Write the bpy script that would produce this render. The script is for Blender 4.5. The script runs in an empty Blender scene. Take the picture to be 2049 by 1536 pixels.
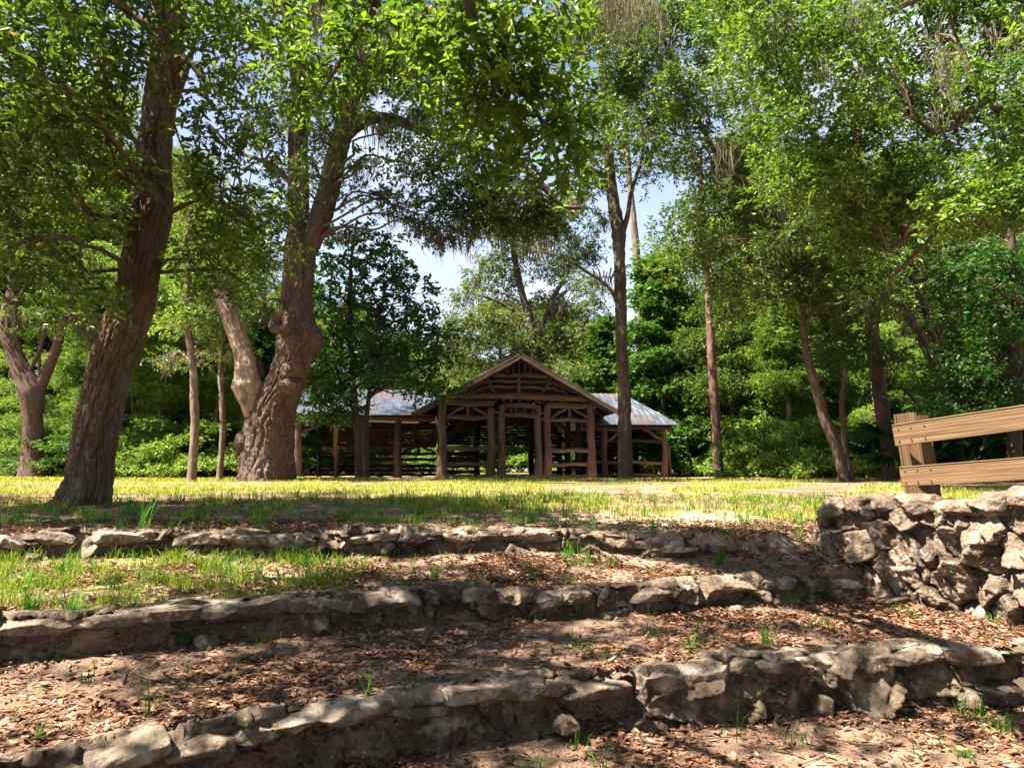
import bpy, bmesh, math, random
import numpy as np
from mathutils import Vector
PI = math.pi
rng = np.random.default_rng(7); random.seed(7)
scene = bpy.context.scene
COL = scene.collection
# ------------------------------------------------------------------ camera, sky, sun, exposure
F = 1520.0; PITCH = math.radians(6.46); EYE = 1.6
cam_d = bpy.data.cameras.new('camera'); cam = bpy.data.objects.new('camera', cam_d); COL.objects.link(cam)
cam_d.sensor_width = 36; cam_d.lens = 36 * F / 2049; cam_d.clip_end = 2000; cam_d.clip_start = .05
cam.location = (0, 0, EYE); cam.rotation_euler = (PI / 2 + PITCH, 0, 0); scene.camera = cam
SUN_EL = math.radians(58); SUN_H = Vector((-.95, -.30)).normalized()
SUN = Vector((SUN_H.x * math.cos(SUN_EL), SUN_H.y * math.cos(SUN_EL), math.sin(SUN_EL)))
w = bpy.data.worlds.new('World'); scene.world = w; w.use_nodes = True
nt = w.node_tree; nt.nodes.clear()
sky = nt.nodes.new('ShaderNodeTexSky'); sky.sky_type = 'NISHITA'; sky.sun_disc = False
sky.sun_elevation = SUN_EL; sky.sun_rotation = math.atan2(SUN_H.x, SUN_H.y); sky.air_density = .7; sky.dust_density = .8
tc = nt.nodes.new('ShaderNodeTexCoord'); nz = nt.nodes.new('ShaderNodeTexNoise'); nz.inputs['Scale'].default_value = 3.2; nz.inputs['Detail'].default_value = 7
mp = nt.nodes.new('ShaderNodeMapping'); mp.inputs['Scale'].default_value = (1, 1, 2.2)
cr = nt.nodes.new('ShaderNodeValToRGB'); cr.color_ramp.elements[0].position = .44; cr.color_ramp.elements[1].position = .74
mx = nt.nodes.new('ShaderNodeMix'); mx.data_type = 'RGBA'
bg = nt.nodes.new('ShaderNodeBackground'); bg.inputs['Strength'].default_value = .05
out = nt.nodes.new('ShaderNodeOutputWorld')
nt.links.new(tc.outputs['Generated'], mp.inputs[0]); nt.links.new(mp.outputs[0], nz.inputs[0]); nt.links.new(nz.outputs[0], cr.inputs[0])
sp = nt.nodes.new('ShaderNodeSeparateXYZ'); nt.links.new(tc.outputs['Generated'], sp.inputs[0])
hz = nt.nodes.new('ShaderNodeValToRGB'); he = hz.color_ramp.elements; he[0].position = .15; he[0].color = (.62, .62, .62, 1); he[1].position = .62; he[1].color = (0, 0, 0, 1)   # thin haze low down, clear overhead
cs = nt.nodes.new('ShaderNodeValToRGB'); ce = cs.color_ramp.elements; ce[0].position = .5; ce[0].color = (1, 1, 1, 1); ce[1].position = .75; ce[1].color = (.15, .15, .15, 1)
nt.links.new(sp.outputs[2], hz.inputs[0]); nt.links.new(sp.outputs[2], cs.inputs[0])
ml = nt.nodes.new('ShaderNodeMath'); ml.operation = 'MULTIPLY'; nt.links.new(cr.outputs[0], ml.inputs[0]); nt.links.new(cs.outputs[0], ml.inputs[1])
mm = nt.nodes.new('ShaderNodeMath'); mm.operation = 'MAXIMUM'; nt.links.new(ml.outputs[0], mm.inputs[0]); nt.links.new(hz.outputs[0], mm.inputs[1])
nt.links.new(mm.outputs[0], mx.inputs[0]); nt.links.new(sky.outputs[0], mx.inputs[6]); mx.inputs[7].default_value = (4.3, 4.6, 5.2, 1)
nt.links.new(mx.outputs[2], bg.inputs[0]); nt.links.new(bg.outputs[0], out.inputs[0])
sd = bpy.data.lights.new('sun', 'SUN'); sd.energy = 5.0; sd.angle = math.radians(.6); sd.color = (1, .91, .78)
so = bpy.data.objects.new('sun', sd); COL.objects.link(so); so.rotation_euler = SUN.to_track_quat('Z', 'Y').to_euler(); so.location = (-20, 5, 30)
scene.view_settings.view_transform = 'Standard'; scene.view_settings.look = 'None'; scene.view_settings.gamma = 1
scene.view_settings.exposure = 2.6
scene.render.engine = 'CYCLES'
cy = scene.cycles; cy.max_bounces = 5; cy.diffuse_bounces = 1; cy.transmission_bounces = 3; cy.glossy_bounces = 2; cy.use_denoising = True
cy.sample_clamp_indirect = 6

# ------------------------------------------------------------------ helpers
def at(px, py, Y):
    """point at depth Y seen where the photograph has pixel px, py"""
    u = (px - 1024.5) / F; v = (768 - py) / F
    k = Y / (math.cos(PITCH) - v * math.sin(PITCH))
    return np.array([u * k, Y, EYE + (v * math.cos(PITCH) + math.sin(PITCH)) * k])
def pxm(Y): return Y / F
_perm = np.random.default_rng(3).random(4096)
def _h(i, j, k):
    n = (i * 374761393 + j * 668265263 + k * 2147483647 * 3 + k * 1274126177) & 0x7fffffff
    n = ((n ^ (n >> 13)) * 1274126177) & 0x7fffffff
    return _perm[(n ^ (n >> 16)) & 4095]
def noise(p):
    p = np.asarray(p, float); i = np.floor(p).astype(np.int64); f = p - i; f = f * f * (3 - 2 * f)
    r = 0
    for a in (0, 1):
        for b in (0, 1):
            for c in (0, 1):
                wgt = (f[..., 0] if a else 1 - f[..., 0]) * (f[..., 1] if b else 1 - f[..., 1]) * (f[..., 2] if c else 1 - f[..., 2])
                r = r + wgt * _h(i[..., 0] + a, i[..., 1] + b, i[..., 2] + c)
    return r
def fbm(p, o=4):
    s = 0; a = .5; t = 0; p = np.asarray(p, float)
    for k in range(o): s = s + a * noise(p * 2 ** k + 17.3 * k); t += a; a *= .5
    return s / t
def nrm(v): return v / np.maximum(np.linalg.norm(v, axis=-1, keepdims=True), 1e-9)

class MB:
    def __init__(s): s.v = []; s.f = {3: [], 4: []}; s.n = 0; s.a = {}; 
    def add(s, v, f, **at_):
        v = np.asarray(v, float).reshape(-1, 3); f = np.asarray(f, np.int64)
        s.v.append(v); s.f[f.shape[1]].append(f + s.n)
        for k in set(list(s.a) + list(at_)):
            dim = 3 if k == 'gc' else 1
            if k not in s.a: s.a[k] = [np.zeros((s.n, dim))] if s.n else []
            val = at_.get(k, 0); val = np.asarray(val, float)
            val = np.broadcast_to(val if val.ndim == 0 else val.reshape(-1, dim), (len(v), dim))
            s.a[k].append(val)
        s.n += len(v)
    def build(s, name, mat, parent=None, smooth=True):
        me = bpy.data.meshes.new(name)
        v = np.concatenate(s.v); loops = []; starts = []; off = 0
        for k in (3, 4):
            if s.f[k]:
                f = np.concatenate(s.f[k]); loops.append(f.ravel()); starts.append(off + np.arange(len(f)) * k); off += f.size
        loops = np.concatenate(loops); starts = np.concatenate(starts)
        me.vertices.add(len(v)); me.vertices.foreach_set('co', v.astype(np.float32).ravel())
        me.loops.add(len(loops)); me.loops.foreach_set('vertex_index', loops.astype(np.int32))
        me.polygons.add(len(starts)); me.polygons.foreach_set('loop_start', starts.astype(np.int32))
        me.update(calc_edges=True)
        me.polygons.foreach_set('use_smooth', np.full(len(starts), smooth, bool))
        for k, arrs in s.a.items():
            arr = np.concatenate(arrs).astype(np.float32)
            if k == 'gc': a = me.attributes.new(k, 'FLOAT_VECTOR', 'POINT'); a.data.foreach_set('vector', arr.ravel())
            else: a = me.attributes.new(k, 'FLOAT', 'POINT'); a.data.foreach_set('value', arr.ravel())
        me.validate(); me.materials.append(mat)
        o = bpy.data.objects.new(name, me); COL.objects.link(o)
        if parent: o.parent = parent
        return o
def tag(o, label=None, cat=None, group=None, kind=None):
    if label: o['label'] = label
    if cat: o['category'] = cat
    if group: o['group'] = group
    if kind: o['kind'] = kind
    return o
def empty(name, loc=(0, 0, 0), label=None, cat=None, group=None, rz=0):
    o = bpy.data.objects.new(name, None); COL.objects.link(o); o.location = loc; o.rotation_euler = (0, 0, rz); o.empty_display_size = .2
    return tag(o, label, cat, group)
def copy_tree(o, parent=None):
    c = o.copy(); COL.objects.link(c); c.parent = parent
    for ch in list(o.children): copy_tree(ch, c)
    return c
def smoothpath(pts, rad, step):
    pts = np.asarray(pts, float); rad = np.asarray(rad, float)
    P = np.vstack([2 * pts[0] - pts[1], pts, 2 * pts[-1] - pts[-2]]); op = []; orr = []
    for i in range(len(pts) - 1):
        n = max(1, int(np.linalg.norm(pts[i + 1] - pts[i]) / step)); t = (np.arange(n) / n)[:, None]
        a, b, c, d = P[i:i + 4]
        op.append(.5 * (2 * b + (c - a) * t + (2 * a - 5 * b + 4 * c - d) * t ** 2 + (3 * b - a - 3 * c + d) * t ** 3))
        ts = t[:, 0]; orr.append(rad[i] + (rad[i + 1] - rad[i]) * ts)
    return np.vstack(op + [pts[-1:]]), np.concatenate(orr + [rad[-1:]])
def tube(mb, pts, rad, n=8, disp=None, cap=True, s0=0.0, seed=0, lump=0.0):
    pts = np.asarray(pts, float); rad = np.asarray(rad, float); m = len(pts)
    T = nrm(np.gradient(pts, axis=0)); N = np.zeros_like(T)
    ref = np.array([0, 1., 0]) if abs(T[0][1]) < .9 else np.array([1., 0, 0])
    u = nrm(np.cross(T[0], ref))
    for i in range(m):
        u = u - T[i] * np.dot(u, T[i]); u = u / (np.linalg.norm(u) + 1e-9); N[i] = u
    B = np.cross(T, N); th = np.arange(n) / n * 2 * PI
    s = s0 + np.concatenate([[0], np.cumsum(np.linalg.norm(np.diff(pts, axis=0), axis=1))])
    c, sn = np.cos(th), np.sin(th)
    R = rad[:, None] * np.ones(n)[None]
    gc = np.stack([R * c[None], R * sn[None], np.broadcast_to(s[:, None], (m, n))], -1) + seed * 3.7
    if lump: R = R * (1 + lump * (fbm(gc * 1.3 + 50, 3) - .5) * 2)
    if disp is not None: R = R + disp(gc, R)
    V = pts[:, None] + R[..., None] * (c[None, :, None] * N[:, None] + sn[None, :, None] * B[:, None])
    idx = np.arange(m * n).reshape(m, n); a = idx[:-1]; b = idx[1:]
    f = np.stack([a, np.roll(a, -1, 1), np.roll(b, -1, 1), b], -1).reshape(-1, 4)
    base = mb.n
    mb.add(V.reshape(-1, 3), f, gc=gc.reshape(-1, 3))
    if cap:
        for row, ctr, fl in ((0, pts[0], 1), (m - 1, pts[-1], 0)):
            vv = np.vstack([V[row], ctr[None]]); k = np.arange(n)
            ff = np.stack([k, np.roll(k, -1), np.full(n, n)], 1)
            if fl: ff = ff[:, ::-1]
            g2 = np.vstack([gc[row], gc[row].mean(0)[None]]); mb.add(vv, ff, gc=g2)
def box(mb, c, s, rz=0, tilt=None, gcaxis=2):
    sx, sy, sz = np.array(s) / 2; v = np.array([[x, y, z] for x in (-sx, sx) for y in (-sy, sy) for z in (-sz, sz)])
    f = [[0, 1, 3, 2], [4, 6, 7, 5], [0, 4, 5, 1], [2, 3, 7, 6], [0, 2, 6, 4], [1, 5, 7, 3]]
    g = np.roll(v, 2 - gcaxis, axis=1) + np.array(c)[::-1] * 1.3
    if tilt is not None:
        from mathutils import Euler
        M = np.array(Euler(tilt).to_matrix()); v = v @ M.T
    if rz: cc, ss = math.cos(rz), math.sin(rz); v = v @ np.array([[cc, ss, 0], [-ss, cc, 0], [0, 0, 1]])
    v = v + np.array(c)
    vv = np.concatenate([v[q] for q in f]); gg = np.concatenate([g[q] for q in f]); ff = np.arange(24).reshape(6, 4)
    mb.add(vv, ff, gc=gg)
def board(mb, p0, p1, wdt, thk, nrmv):
    """a sawn board from p0 to p1; nrmv is the direction of its thickness"""
    p0 = np.array(p0, float); p1 = np.array(p1, float); d = nrm(p1 - p0); L = np.linalg.norm(p1 - p0)
    nv = np.array(nrmv, float); nv = nrm(nv - d * np.dot(nv, d)); wv = np.cross(d, nv)
    bv = .006; vs = []; gs = []
    for t, k in ((0, .985), (bv, 1), (L - bv, 1), (L, .985)):
        for a, b in ((-1, -1), (1, -1), (1, 1), (-1, 1)):
            for e in (0, 1):
                aa = a * (wdt / 2 - (bv if e == (0 if a * b > 0 else 1) else 0)); bb = b * (thk / 2 - (bv if e == (1 if a * b > 0 else 0) else 0))
                vs.append(p0 + d * t + wv * aa * k + nv * bb * k); gs.append([aa, bb, t])
    vs = np.array(vs); gs = np.array(gs) + p0.sum(); idx = np.arange(32).reshape(4, 8)
    a = idx[:-1]; b = idx[1:]; f = np.stack([a, np.roll(a, -1, 1), np.roll(b, -1, 1), b], -1).reshape(-1, 4)
    mb.add(vs, f, gc=gs)
    for row, t in ((0, 0), (3, L)):
        k = np.arange(8); ff = np.stack([k, np.roll(k, -1), np.full(8, 8)], 1)
        mb.add(np.vstack([vs[row * 8:row * 8 + 8], vs[row * 8:row * 8 + 8].mean(0)]), ff, gc=np.vstack([gs[row * 8:row * 8 + 8], gs[row * 8:row * 8 + 8].mean(0)]))

# ------------------------------------------------------------------ materials
def mat_new(name):
    m = bpy.data.materials.new(name); m.use_nodes = True; n = m.node_tree; n.nodes.clear()
    o = n.nodes.new('ShaderNodeOutputMaterial'); return m, n, o
class G:
    def __init__(s, n): s.n = n
    def node(s, t, **k):
        x = s.n.nodes.new(t)
        for a, b in k.items(): setattr(x, a, b)
        return x
    def link(s, a, b): s.n.links.new(a, b)
    def attr(s, name): x = s.node('ShaderNodeAttribute'); x.attribute_name = name; return x
    def map(s, src, sc): x = s.node('ShaderNodeMapping'); x.inputs['Scale'].default_value = sc; s.link(src, x.inputs[0]); return x.outputs[0]
    def noise(s, src, scale, detail=4, rough=.55, dist=0):
        x = s.node('ShaderNodeTexNoise'); x.inputs['Scale'].default_value = scale; x.inputs['Detail'].default_value = detail
        x.inputs['Roughness'].default_value = rough; x.inputs['Distortion'].default_value = dist; s.link(src, x.inputs['Vector']); return x.outputs[0]
    def voro(s, src, scale, feature='F1'):
        x = s.node('ShaderNodeTexVoronoi'); x.feature = feature; x.inputs['Scale'].default_value = scale; s.link(src, x.inputs['Vector']); return x
    def ramp(s, src, stops):
        x = s.node('ShaderNodeValToRGB'); e = x.color_ramp.elements
        while len(e) < len(stops): e.new(.5)
        for q, (p, c) in zip(e, stops): q.position = p; q.color = (c, c, c, 1) if isinstance(c, (int, float)) else (*c, 1)
        s.link(src, x.inputs[0]); return x.outputs[0]
    def mix(s, f, a, b, mode='MIX'):
        x = s.node('ShaderNodeMix'); x.data_type = 'RGBA'; x.blend_type = mode
        for i, q in ((0, f), (6, a), (7, b)):
            if hasattr(q, 'is_linked'): s.link(q, x.inputs[i])
            elif isinstance(q, tuple): x.inputs[i].default_value = (*q, 1)
            else: x.inputs[i].default_value = q
        return x.outputs[2]
    def math(s, op, a, b=0.0):
        x = s.node('ShaderNodeMath'); x.operation = op
        for i, q in enumerate((a, b)):
            if hasattr(q, 'is_linked'): s.link(q, x.inputs[i])
            else: x.inputs[i].default_value = q
        return x.outputs[0]
    def bsdf(s, col, rough=.8, bump=None, bstr=.5, bdist=.02, spec=.3, metal=0):
        x = s.node('ShaderNodeBsdfPrincipled')
        if hasattr(col, 'is_linked'): s.link(col, x.inputs['Base Color'])
        else: x.inputs['Base Color'].default_value = (*col, 1)
        if hasattr(rough, 'is_linked'): s.link(rough, x.inputs['Roughness'])
        else: x.inputs['Roughness'].default_value = rough
        x.inputs['Specular IOR Level'].default_value = spec; x.inputs['Metallic'].default_value = metal
        if bump is not None:
            b = s.node('ShaderNodeBump'); b.inputs['Strength'].default_value = bstr; b.inputs['Distance'].default_value = bdist
            s.link(bump, b.inputs['Height']); s.link(b.outputs[0], x.inputs['Normal'])
        return x.outputs[0]
def bark_mat(name, dark, mid, light, sc=9, st=.28, lichen=None, bstr=.7):
    m, n, o = mat_new(name); g = G(n); a = g.attr('gc').outputs['Vector']
    v = g.map(a, (sc, sc, sc * st)); f = g.noise(v, 1, 5, .6, 1.2); fine = g.noise(g.map(a, (75, 75, 45)), 1, 5, .75)
    h = g.math('ADD', f, g.math('MULTIPLY', fine, .7))
    col = g.ramp(f, [(.33, dark), (.5, mid), (.68, light)])
    col = g.mix(.45, col, g.ramp(fine, [(.3, dark), (.7, light)]))
    if lichen:
        l = g.ramp(g.noise(g.map(a, (2.2, 2.2, 1.1)), 1, 5, .65), [(.52, 0), (.62, .75)]); col = g.mix(l, col, lichen)
    g.link(g.bsdf(col, .92, h, bstr, .03, .15), o.inputs[0]); return m
def leaf_mat(name, cols, trans=.38, gloss=.5, spec=.25, tcol=(1.15, 1.25, .45)):
    m, n, o = mat_new(name); g = G(n); r = g.attr('rnd').outputs['Fac']
    oi = g.node('ShaderNodeObjectInfo').outputs['Random']
    r2 = g.math('ADD', g.math('MULTIPLY', r, .85), g.math('MULTIPLY', oi, .15))
    col = g.ramp(r2, [(i / (len(cols) - 1), c) for i, c in enumerate(cols)])
    t = g.mix(1.0, col, tcol, 'MULTIPLY'); tr = g.node('ShaderNodeBsdfTranslucent'); g.link(t, tr.inputs[0])
    ms = g.node('ShaderNodeMixShader'); ms.inputs[0].default_value = trans
    g.link(g.bsdf(col, gloss, spec=spec), ms.inputs[1]); g.link(tr.outputs[0], ms.inputs[2]); g.link(ms.outputs[0], o.inputs[0]); return m
M = {}
M['bark_brown'] = bark_mat('bark_brown', (.018, .011, .007), (.095, .06, .036), (.26, .18, .115), 30, .2, (.14, .13, .095), 1.0)
M['bark_oak'] = bark_mat('bark_oak', (.022, .013, .010), (.09, .055, .041), (.19, .125, .095), 20, .26, (.14, .115, .09), 1.0)
M['bark_grey'] = bark_mat('bark_grey', (.02, .014, .01), (.075, .052, .037), (.17, .12, .088), 18, .17, (.15, .135, .10))
M['bark_pale'] = bark_mat('bark_pale', (.06, .04, .028), (.16, .11, .078), (.27, .2, .15), 14, .3, (.32, .26, .2), .6)
M['bark_pine'] = bark_mat('bark_pine', (.03, .016, .011), (.11, .058, .042), (.22, .135, .105), 9, .35)
M['bark_dark'] = bark_mat('bark_dark', (.018, .012, .009), (.06, .04, .03), (.12, .09, .065), 12, .25)
M['bare_wood'] = bark_mat('bare_wood', (.10, .06, .04), (.3, .2, .14), (.44, .33, .25), 12, .3, (.07, .05, .04), .8)
M['leaf_near'] = leaf_mat('leaf_near', [(.010, .026, .004), (.028, .062, .008), (.07, .125, .014), (.16, .24, .03), (.24, .15, .05)], .45, .38)
M['leaf_bright'] = leaf_mat('leaf_bright', [(.02, .055, .006), (.05, .105, .01), (.115, .19, .018), (.21, .3, .03), (.3, .17, .07)], .5, .4)
M['leaf_oak'] = leaf_mat('leaf_oak', [(.009, .022, .004), (.022, .046, .008), (.055, .10, .016), (.14, .2, .035), (.2, .17, .06)], .36, .4)
M['leaf_yellow'] = leaf_mat('leaf_yellow', [(.015, .035, .005), (.04, .085, .011), (.10, .18, .022), (.24, .33, .05), (.27, .22, .1)], .42, .42)
M['leaf_dark'] = leaf_mat('leaf_dark', [(.008, .024, .007), (.016, .05, .010), (.03, .085, .014), (.05, .13, .02), (.09, .2, .03)], .32, .35)
M['leaf_fresh'] = leaf_mat('leaf_fresh', [(.018, .05, .01), (.035, .09, .014), (.07, .145, .02), (.13, .2, .03)], .4, .45)
M['leaf_olive'] = leaf_mat('leaf_olive', [(.05, .075, .025), (.08, .115, .03), (.115, .15, .04), (.15, .17, .06)], .4, .5)
M['moss'] = leaf_mat('moss_grey', [(.07, .06, .042), (.12, .10, .072), (.19, .155, .11), (.2, .19, .125)], .35, .9, .05, (1.1, 1.0, .85))
M['grass'] = leaf_mat('grass_blades', [(.06, .13, .012), (.15, .22, .02), (.27, .32, .035), (.42, .4, .07), (.5, .4, .15)], .45, .55, .2, (1.1, 1.15, .5))
M['weed'] = leaf_mat('weed_blades', [(.03, .10, .012), (.06, .17, .018), (.1, .24, .025)], .42, .5, .2)
M['litter'] = leaf_mat('dead_leaves', [(.03, .016, .010), (.085, .044, .026), (.2, .088, .042), (.29, .165, .10), (.46, .34, .26)], .12, .6, .25, (1, .75, .45))
def wood_mat(name, dark, mid, light, sc=30, st=.06, knots=False, bstr=.4):
    m, n, o = mat_new(name); g = G(n); a = g.attr('gc').outputs['Vector']
    f = g.noise(g.map(a, (sc, sc, sc * st)), 1, 5, .6, .6); big = g.noise(g.map(a, (3, 3, .8)), 1, 3)
    col = g.ramp(f, [(.3, dark), (.5, mid), (.72, light)])
    col = g.mix(g.ramp(big, [(.35, 0), (.7, .5)]), col, mid)
    if knots:
        wv = g.node('ShaderNodeTexWave'); wv.wave_type = 'BANDS'; wv.bands_direction = 'X'; wv.inputs['Scale'].default_value = 5
        wv.inputs['Distortion'].default_value = 6; wv.inputs['Detail'].default_value = 2; wv.inputs['Detail Scale'].default_value = .7
        g.link(g.map(a, (2.2, 2.2, .32)), wv.inputs[0]); col = g.mix(g.ramp(wv.outputs['Fac'], [(.0, .55), (.4, 0)]), col, dark)
        kd = g.voro(g.map(a, (4, 2, 1.8)), 1.0).outputs['Distance']; col = g.mix(g.ramp(kd, [(.03, .9), (.075, 0)]), col, (.09, .045, .02))
    g.link(g.bsdf(col, .75, f, bstr, .01, .2), o.inputs[0]); return m
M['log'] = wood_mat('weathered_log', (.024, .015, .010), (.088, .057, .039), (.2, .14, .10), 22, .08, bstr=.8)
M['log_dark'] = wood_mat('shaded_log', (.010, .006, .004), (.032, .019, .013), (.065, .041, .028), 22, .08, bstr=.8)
M['plank'] = wood_mat('siding_boards', (.03, .014, .008), (.075, .034, .018), (.13, .065, .036), 25, .08)
M['rail'] = wood_mat('treated_pine', (.04, .022, .010), (.14, .083, .04), (.21, .138, .075), 34, .03, True, .15)
def stone_mat(name, a1, b1, c1, moss=.3, scale=1.0):
    m, n, o = mat_new(name); g = G(n); t = g.node('ShaderNodeTexCoord').outputs['Object']
    f = g.noise(t, 5 * scale, 8, .62, .4); f2 = g.noise(t, 1.7 * scale, 5, .6, .8); pit = g.voro(t, 26 * scale).outputs['Distance']; fine = g.noise(t, 42 * scale, 4, .7)
    r = g.attr('rnd').outputs['Fac']
    col = g.ramp(f, [(.3, a1), (.5, b1), (.7, c1)]); col = g.mix(g.ramp(f2, [(.45, 0), (.6, .7)]), col, g.mix(.5, a1, b1))
    col = g.mix(g.math('MULTIPLY', r, .6), col, (.17, .12, .085)); col = g.mix(g.math('MULTIPLY', g.attr('jnt').outputs['Fac'], .8), col, (.03, .021, .016))
    ms = g.noise(t, 3.1, 6, .7); col = g.mix(g.ramp(ms, [(.55, 0), (.68, moss)]), col, (.09, .10, .03))
    geo = g.node('ShaderNodeNewGeometry'); cream = g.ramp(f, [(.35, (.12, .085, .06)), (.48, (.4, .32, .25)), (.62, (.62, .54, .45))]); col = g.mix(g.math('MULTIPLY', g.attr('cap').outputs['Fac'], .8), col, cream)  # pale capping stone, with the sunlit step tops put into its colour
    col = g.mix(g.ramp(g.noise(t, 9, 6, .75, .5), [(.48, 0), (.6, .75)]), col, (.05, .036, .026)); col = g.mix(g.ramp(g.noise(t, 13, 5, .7, 1.5), [(.6, 0), (.68, .6)]), col, (.5, .45, .38))
    h = g.math('ADD', g.math('ADD', f, g.math('MULTIPLY', pit, .25)), g.math('MULTIPLY', fine, .3))
    g.link(g.bsdf(col, .85, h, .8, .035, .25), o.inputs[0]); return m
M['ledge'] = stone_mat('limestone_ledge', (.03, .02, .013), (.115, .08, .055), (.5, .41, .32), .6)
M['wallstone'] = stone_mat('chert_wall', (.035, .023, .016), (.16, .115, .082), (.5, .41, .33), .25, 1.2)
m, n, o = mat_new('mortar'); g = G(n); t = g.node('ShaderNodeTexCoord').outputs['Object']; f = g.noise(t, 14, 6, .7)
g.link(g.bsdf(g.ramp(f, [(.3, (.05, .035, .025)), (.7, (.16, .12, .09))]), .95, f, 1, .03, .1), o.inputs[0]); M['mortar'] = m

# ------------------------------------------------------------------ ground
def curve_from(px, z):
    """horizontal line x -> depth through the pixels, at height z"""
    xs, ys = [], []
    for a, b in px:
        v = (768 - b) / F; k = (z - EYE) / (v * math.cos(PITCH) + math.sin(PITCH)); Y = k * (math.cos(PITCH) - v * math.sin(PITCH))
        xs.append((a - 1024.5) / F * k); ys.append(Y)
    return np.array(xs), np.array(ys)
ZA, ZB, ZC = .33, .65, .94
cA = curve_from([(-600, 1700), (0, 1552), (300, 1482), (560, 1428), (760, 1405), (1000, 1370), (1300, 1345), (1480, 1332), (1700, 1318), (2049, 1300), (2600, 1275)], ZA)
cB = curve_from([(-600, 1300), (0, 1255), (200, 1237), (400, 1220), (640, 1203), (900, 1187), (1200, 1178), (1400, 1165), (1600, 1152), (1800, 1148), (2100, 1150)], ZB)
cC = curve_from([(-600, 1090), (0, 1077), (300, 1070), (600, 1074), (1000, 1067), (1300, 1070), (1550, 1078), (1900, 1090)], ZC)
def dA(x): return np.interp(x, *cA)
def dB(x): return np.interp(x, *cB)
def dC(x): return np.interp(x, *cC)
WALL = np.array([(3.08, 7.62), (3.6, 6.9), (4.15, 6.05), (4.75, 5.0), (5.2, 4.0)])
def wallx(y): return np.interp(y, WALL[::-1, 1], WALL[::-1, 0])
def sstep(a, b, x): t = np.clip((x - a) / (b - a), 0, 1); return t * t * (3 - 2 * t)
LY = np.array([7.0, 8.5, 11, 15, 20, 28, 60, 400.]); LZ = np.array([.94, .98, 1.12, 1.22, 1.29, 1.32, 1.3, 1.3])
def ground(x, y):
    x = np.asarray(x, float); y = np.asarray(y, float)
    a, b, c = dA(x), dB(x), dC(x); off = .10
    z0 = -.02 - .03 * (a - y)
    c = np.maximum(c, b + .35); zab = .33 + np.clip((y - a) / (b - a), -.5, 1.5) * .07
    zbc = .64 + np.clip((y - b) / (c - b), -.3, 1.3) * .07
    fade = sstep(2.3, 3.4, x)
    zbc = zbc + fade * .03 * np.clip((y - b) / (c - b), 0, 1)
    zl = np.interp(y, LY, LZ)
    z = z0 + (zab - z0) * sstep(a + off - .05, a + off + .05, y)
    z = z + (zbc - zab) * sstep(b + off - .05, b + off + .05, y)
    z = z + (zl - zbc) * sstep(c + off - .05 - .2 * fade, c + off + .05 + 1.3 * fade, y)
    q3 = np.stack([x * .8, y * .2, x * 0 + 5], -1)
    for cu in (a, b, c):
        dd = cu + off - y; z = z + (dd > 0) * (-.01 + .08 * fbm(q3, 3)) * np.exp(-np.abs(dd - .05) / .28) * sstep(-.02, .03, dd) * (1 - .8 * fade)
    # litter piled against the stone wall, higher ground behind it
    wx = wallx(y); near = 1 - sstep(7.55, 8.0, y)
    z = z + near * .03 * sstep(wx - .9, wx - .1, x)
    z = z + near * (1.16 - z) * sstep(wx + .12, wx + .28, x)
    p = np.stack([x, y, x * 0], -1)
    z = z + .035 * (fbm(p * 1.1, 3) - .5) + .03 * (fbm(p * 5 + 9, 3) - .5) * (y < 14)
    z = z + (y > 25) * .0 + np.where((y > 12), .10 * (fbm(p * .12 + 4, 2) - .5), 0) * sstep(12, 16, y) * (1 - sstep(20, 26, y) * .7)
    return z
def grassmap(x, y):
    p = np.stack([x, y, x * 0], -1); n = fbm(p * .55 + 3, 3); n2 = fbm(p * 2.3 + 30, 3)
    lawn = sstep(12.5, 14.5, y + (n2 - .5) * 2) * .95
    front = .28 * sstep(8.2, 9, y) * (n2 > .52) + .5 * sstep(8.2, 9, y) * sstep(-2.5, -.5, x) * sstep(.42, .58, n)
    gm = np.maximum(lawn * sstep(.25, .4, n), front)
    gm = gm * (1 - .9 * np.exp(-(((x - 2.4) / 1.5) ** 2 + ((y - 9.3) / 1.3) ** 2)))
    gm = gm * (1 - sstep(24.3, 25.6, y + (n2 - .5) * 1.5) * (np.abs(x - 1) < 14) * (1 - sstep(34, 36, y)))
    n4 = fbm(p * np.array([.8, 1.3, 1]) + 77, 4); gm = gm * (1 - .9 * sstep(-1, 2.5, x) * sstep(.44, .54, n4)) * (1 - .85 * sstep(.5, .56, n4) * (y > 12))
    terr = (y > dB(x) + .15) * (y < dC(x) - .05) * (.75 * sstep(-.8, -2.2, x) * sstep(.38, .5, n2) + .10 * sstep(.55, .62, n2))
    terr = terr + (y < dB(x)) * .05 * sstep(.58, .65, n2)
    gm = np.where(y < dC(x), terr, gm)
    return np.clip(gm, 0, 1)
def axis(segs):
    o_ = []
    for a, b, s in segs: o_.append(np.arange(a, b, s))
    return np.concatenate(o_ + [[segs[-1][1]]])
gx = axis([(-400, -60, 20), (-60, -20, 2), (-20, -7, .4), (-7, 6, .045), (6, 20, .4), (20, 60, 2), (60, 400, 20)])
gy = axis([(-60, 0, 3), (0, 2.4, .3), (2.4, 10.5, .035), (10.5, 26, .16), (26, 60, 1.5), (60, 900, 30)])
X, Y = np.meshgrid(gx, gy); Z = ground(X, Y)
idx = np.arange(X.size).reshape(X.shape)
f = np.stack([idx[:-1, :-1], idx[:-1, 1:], idx[1:, 1:], idx[1:, :-1]], -1).reshape(-1, 4)
gm = MB(); gmap = grassmap(X, Y)
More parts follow.
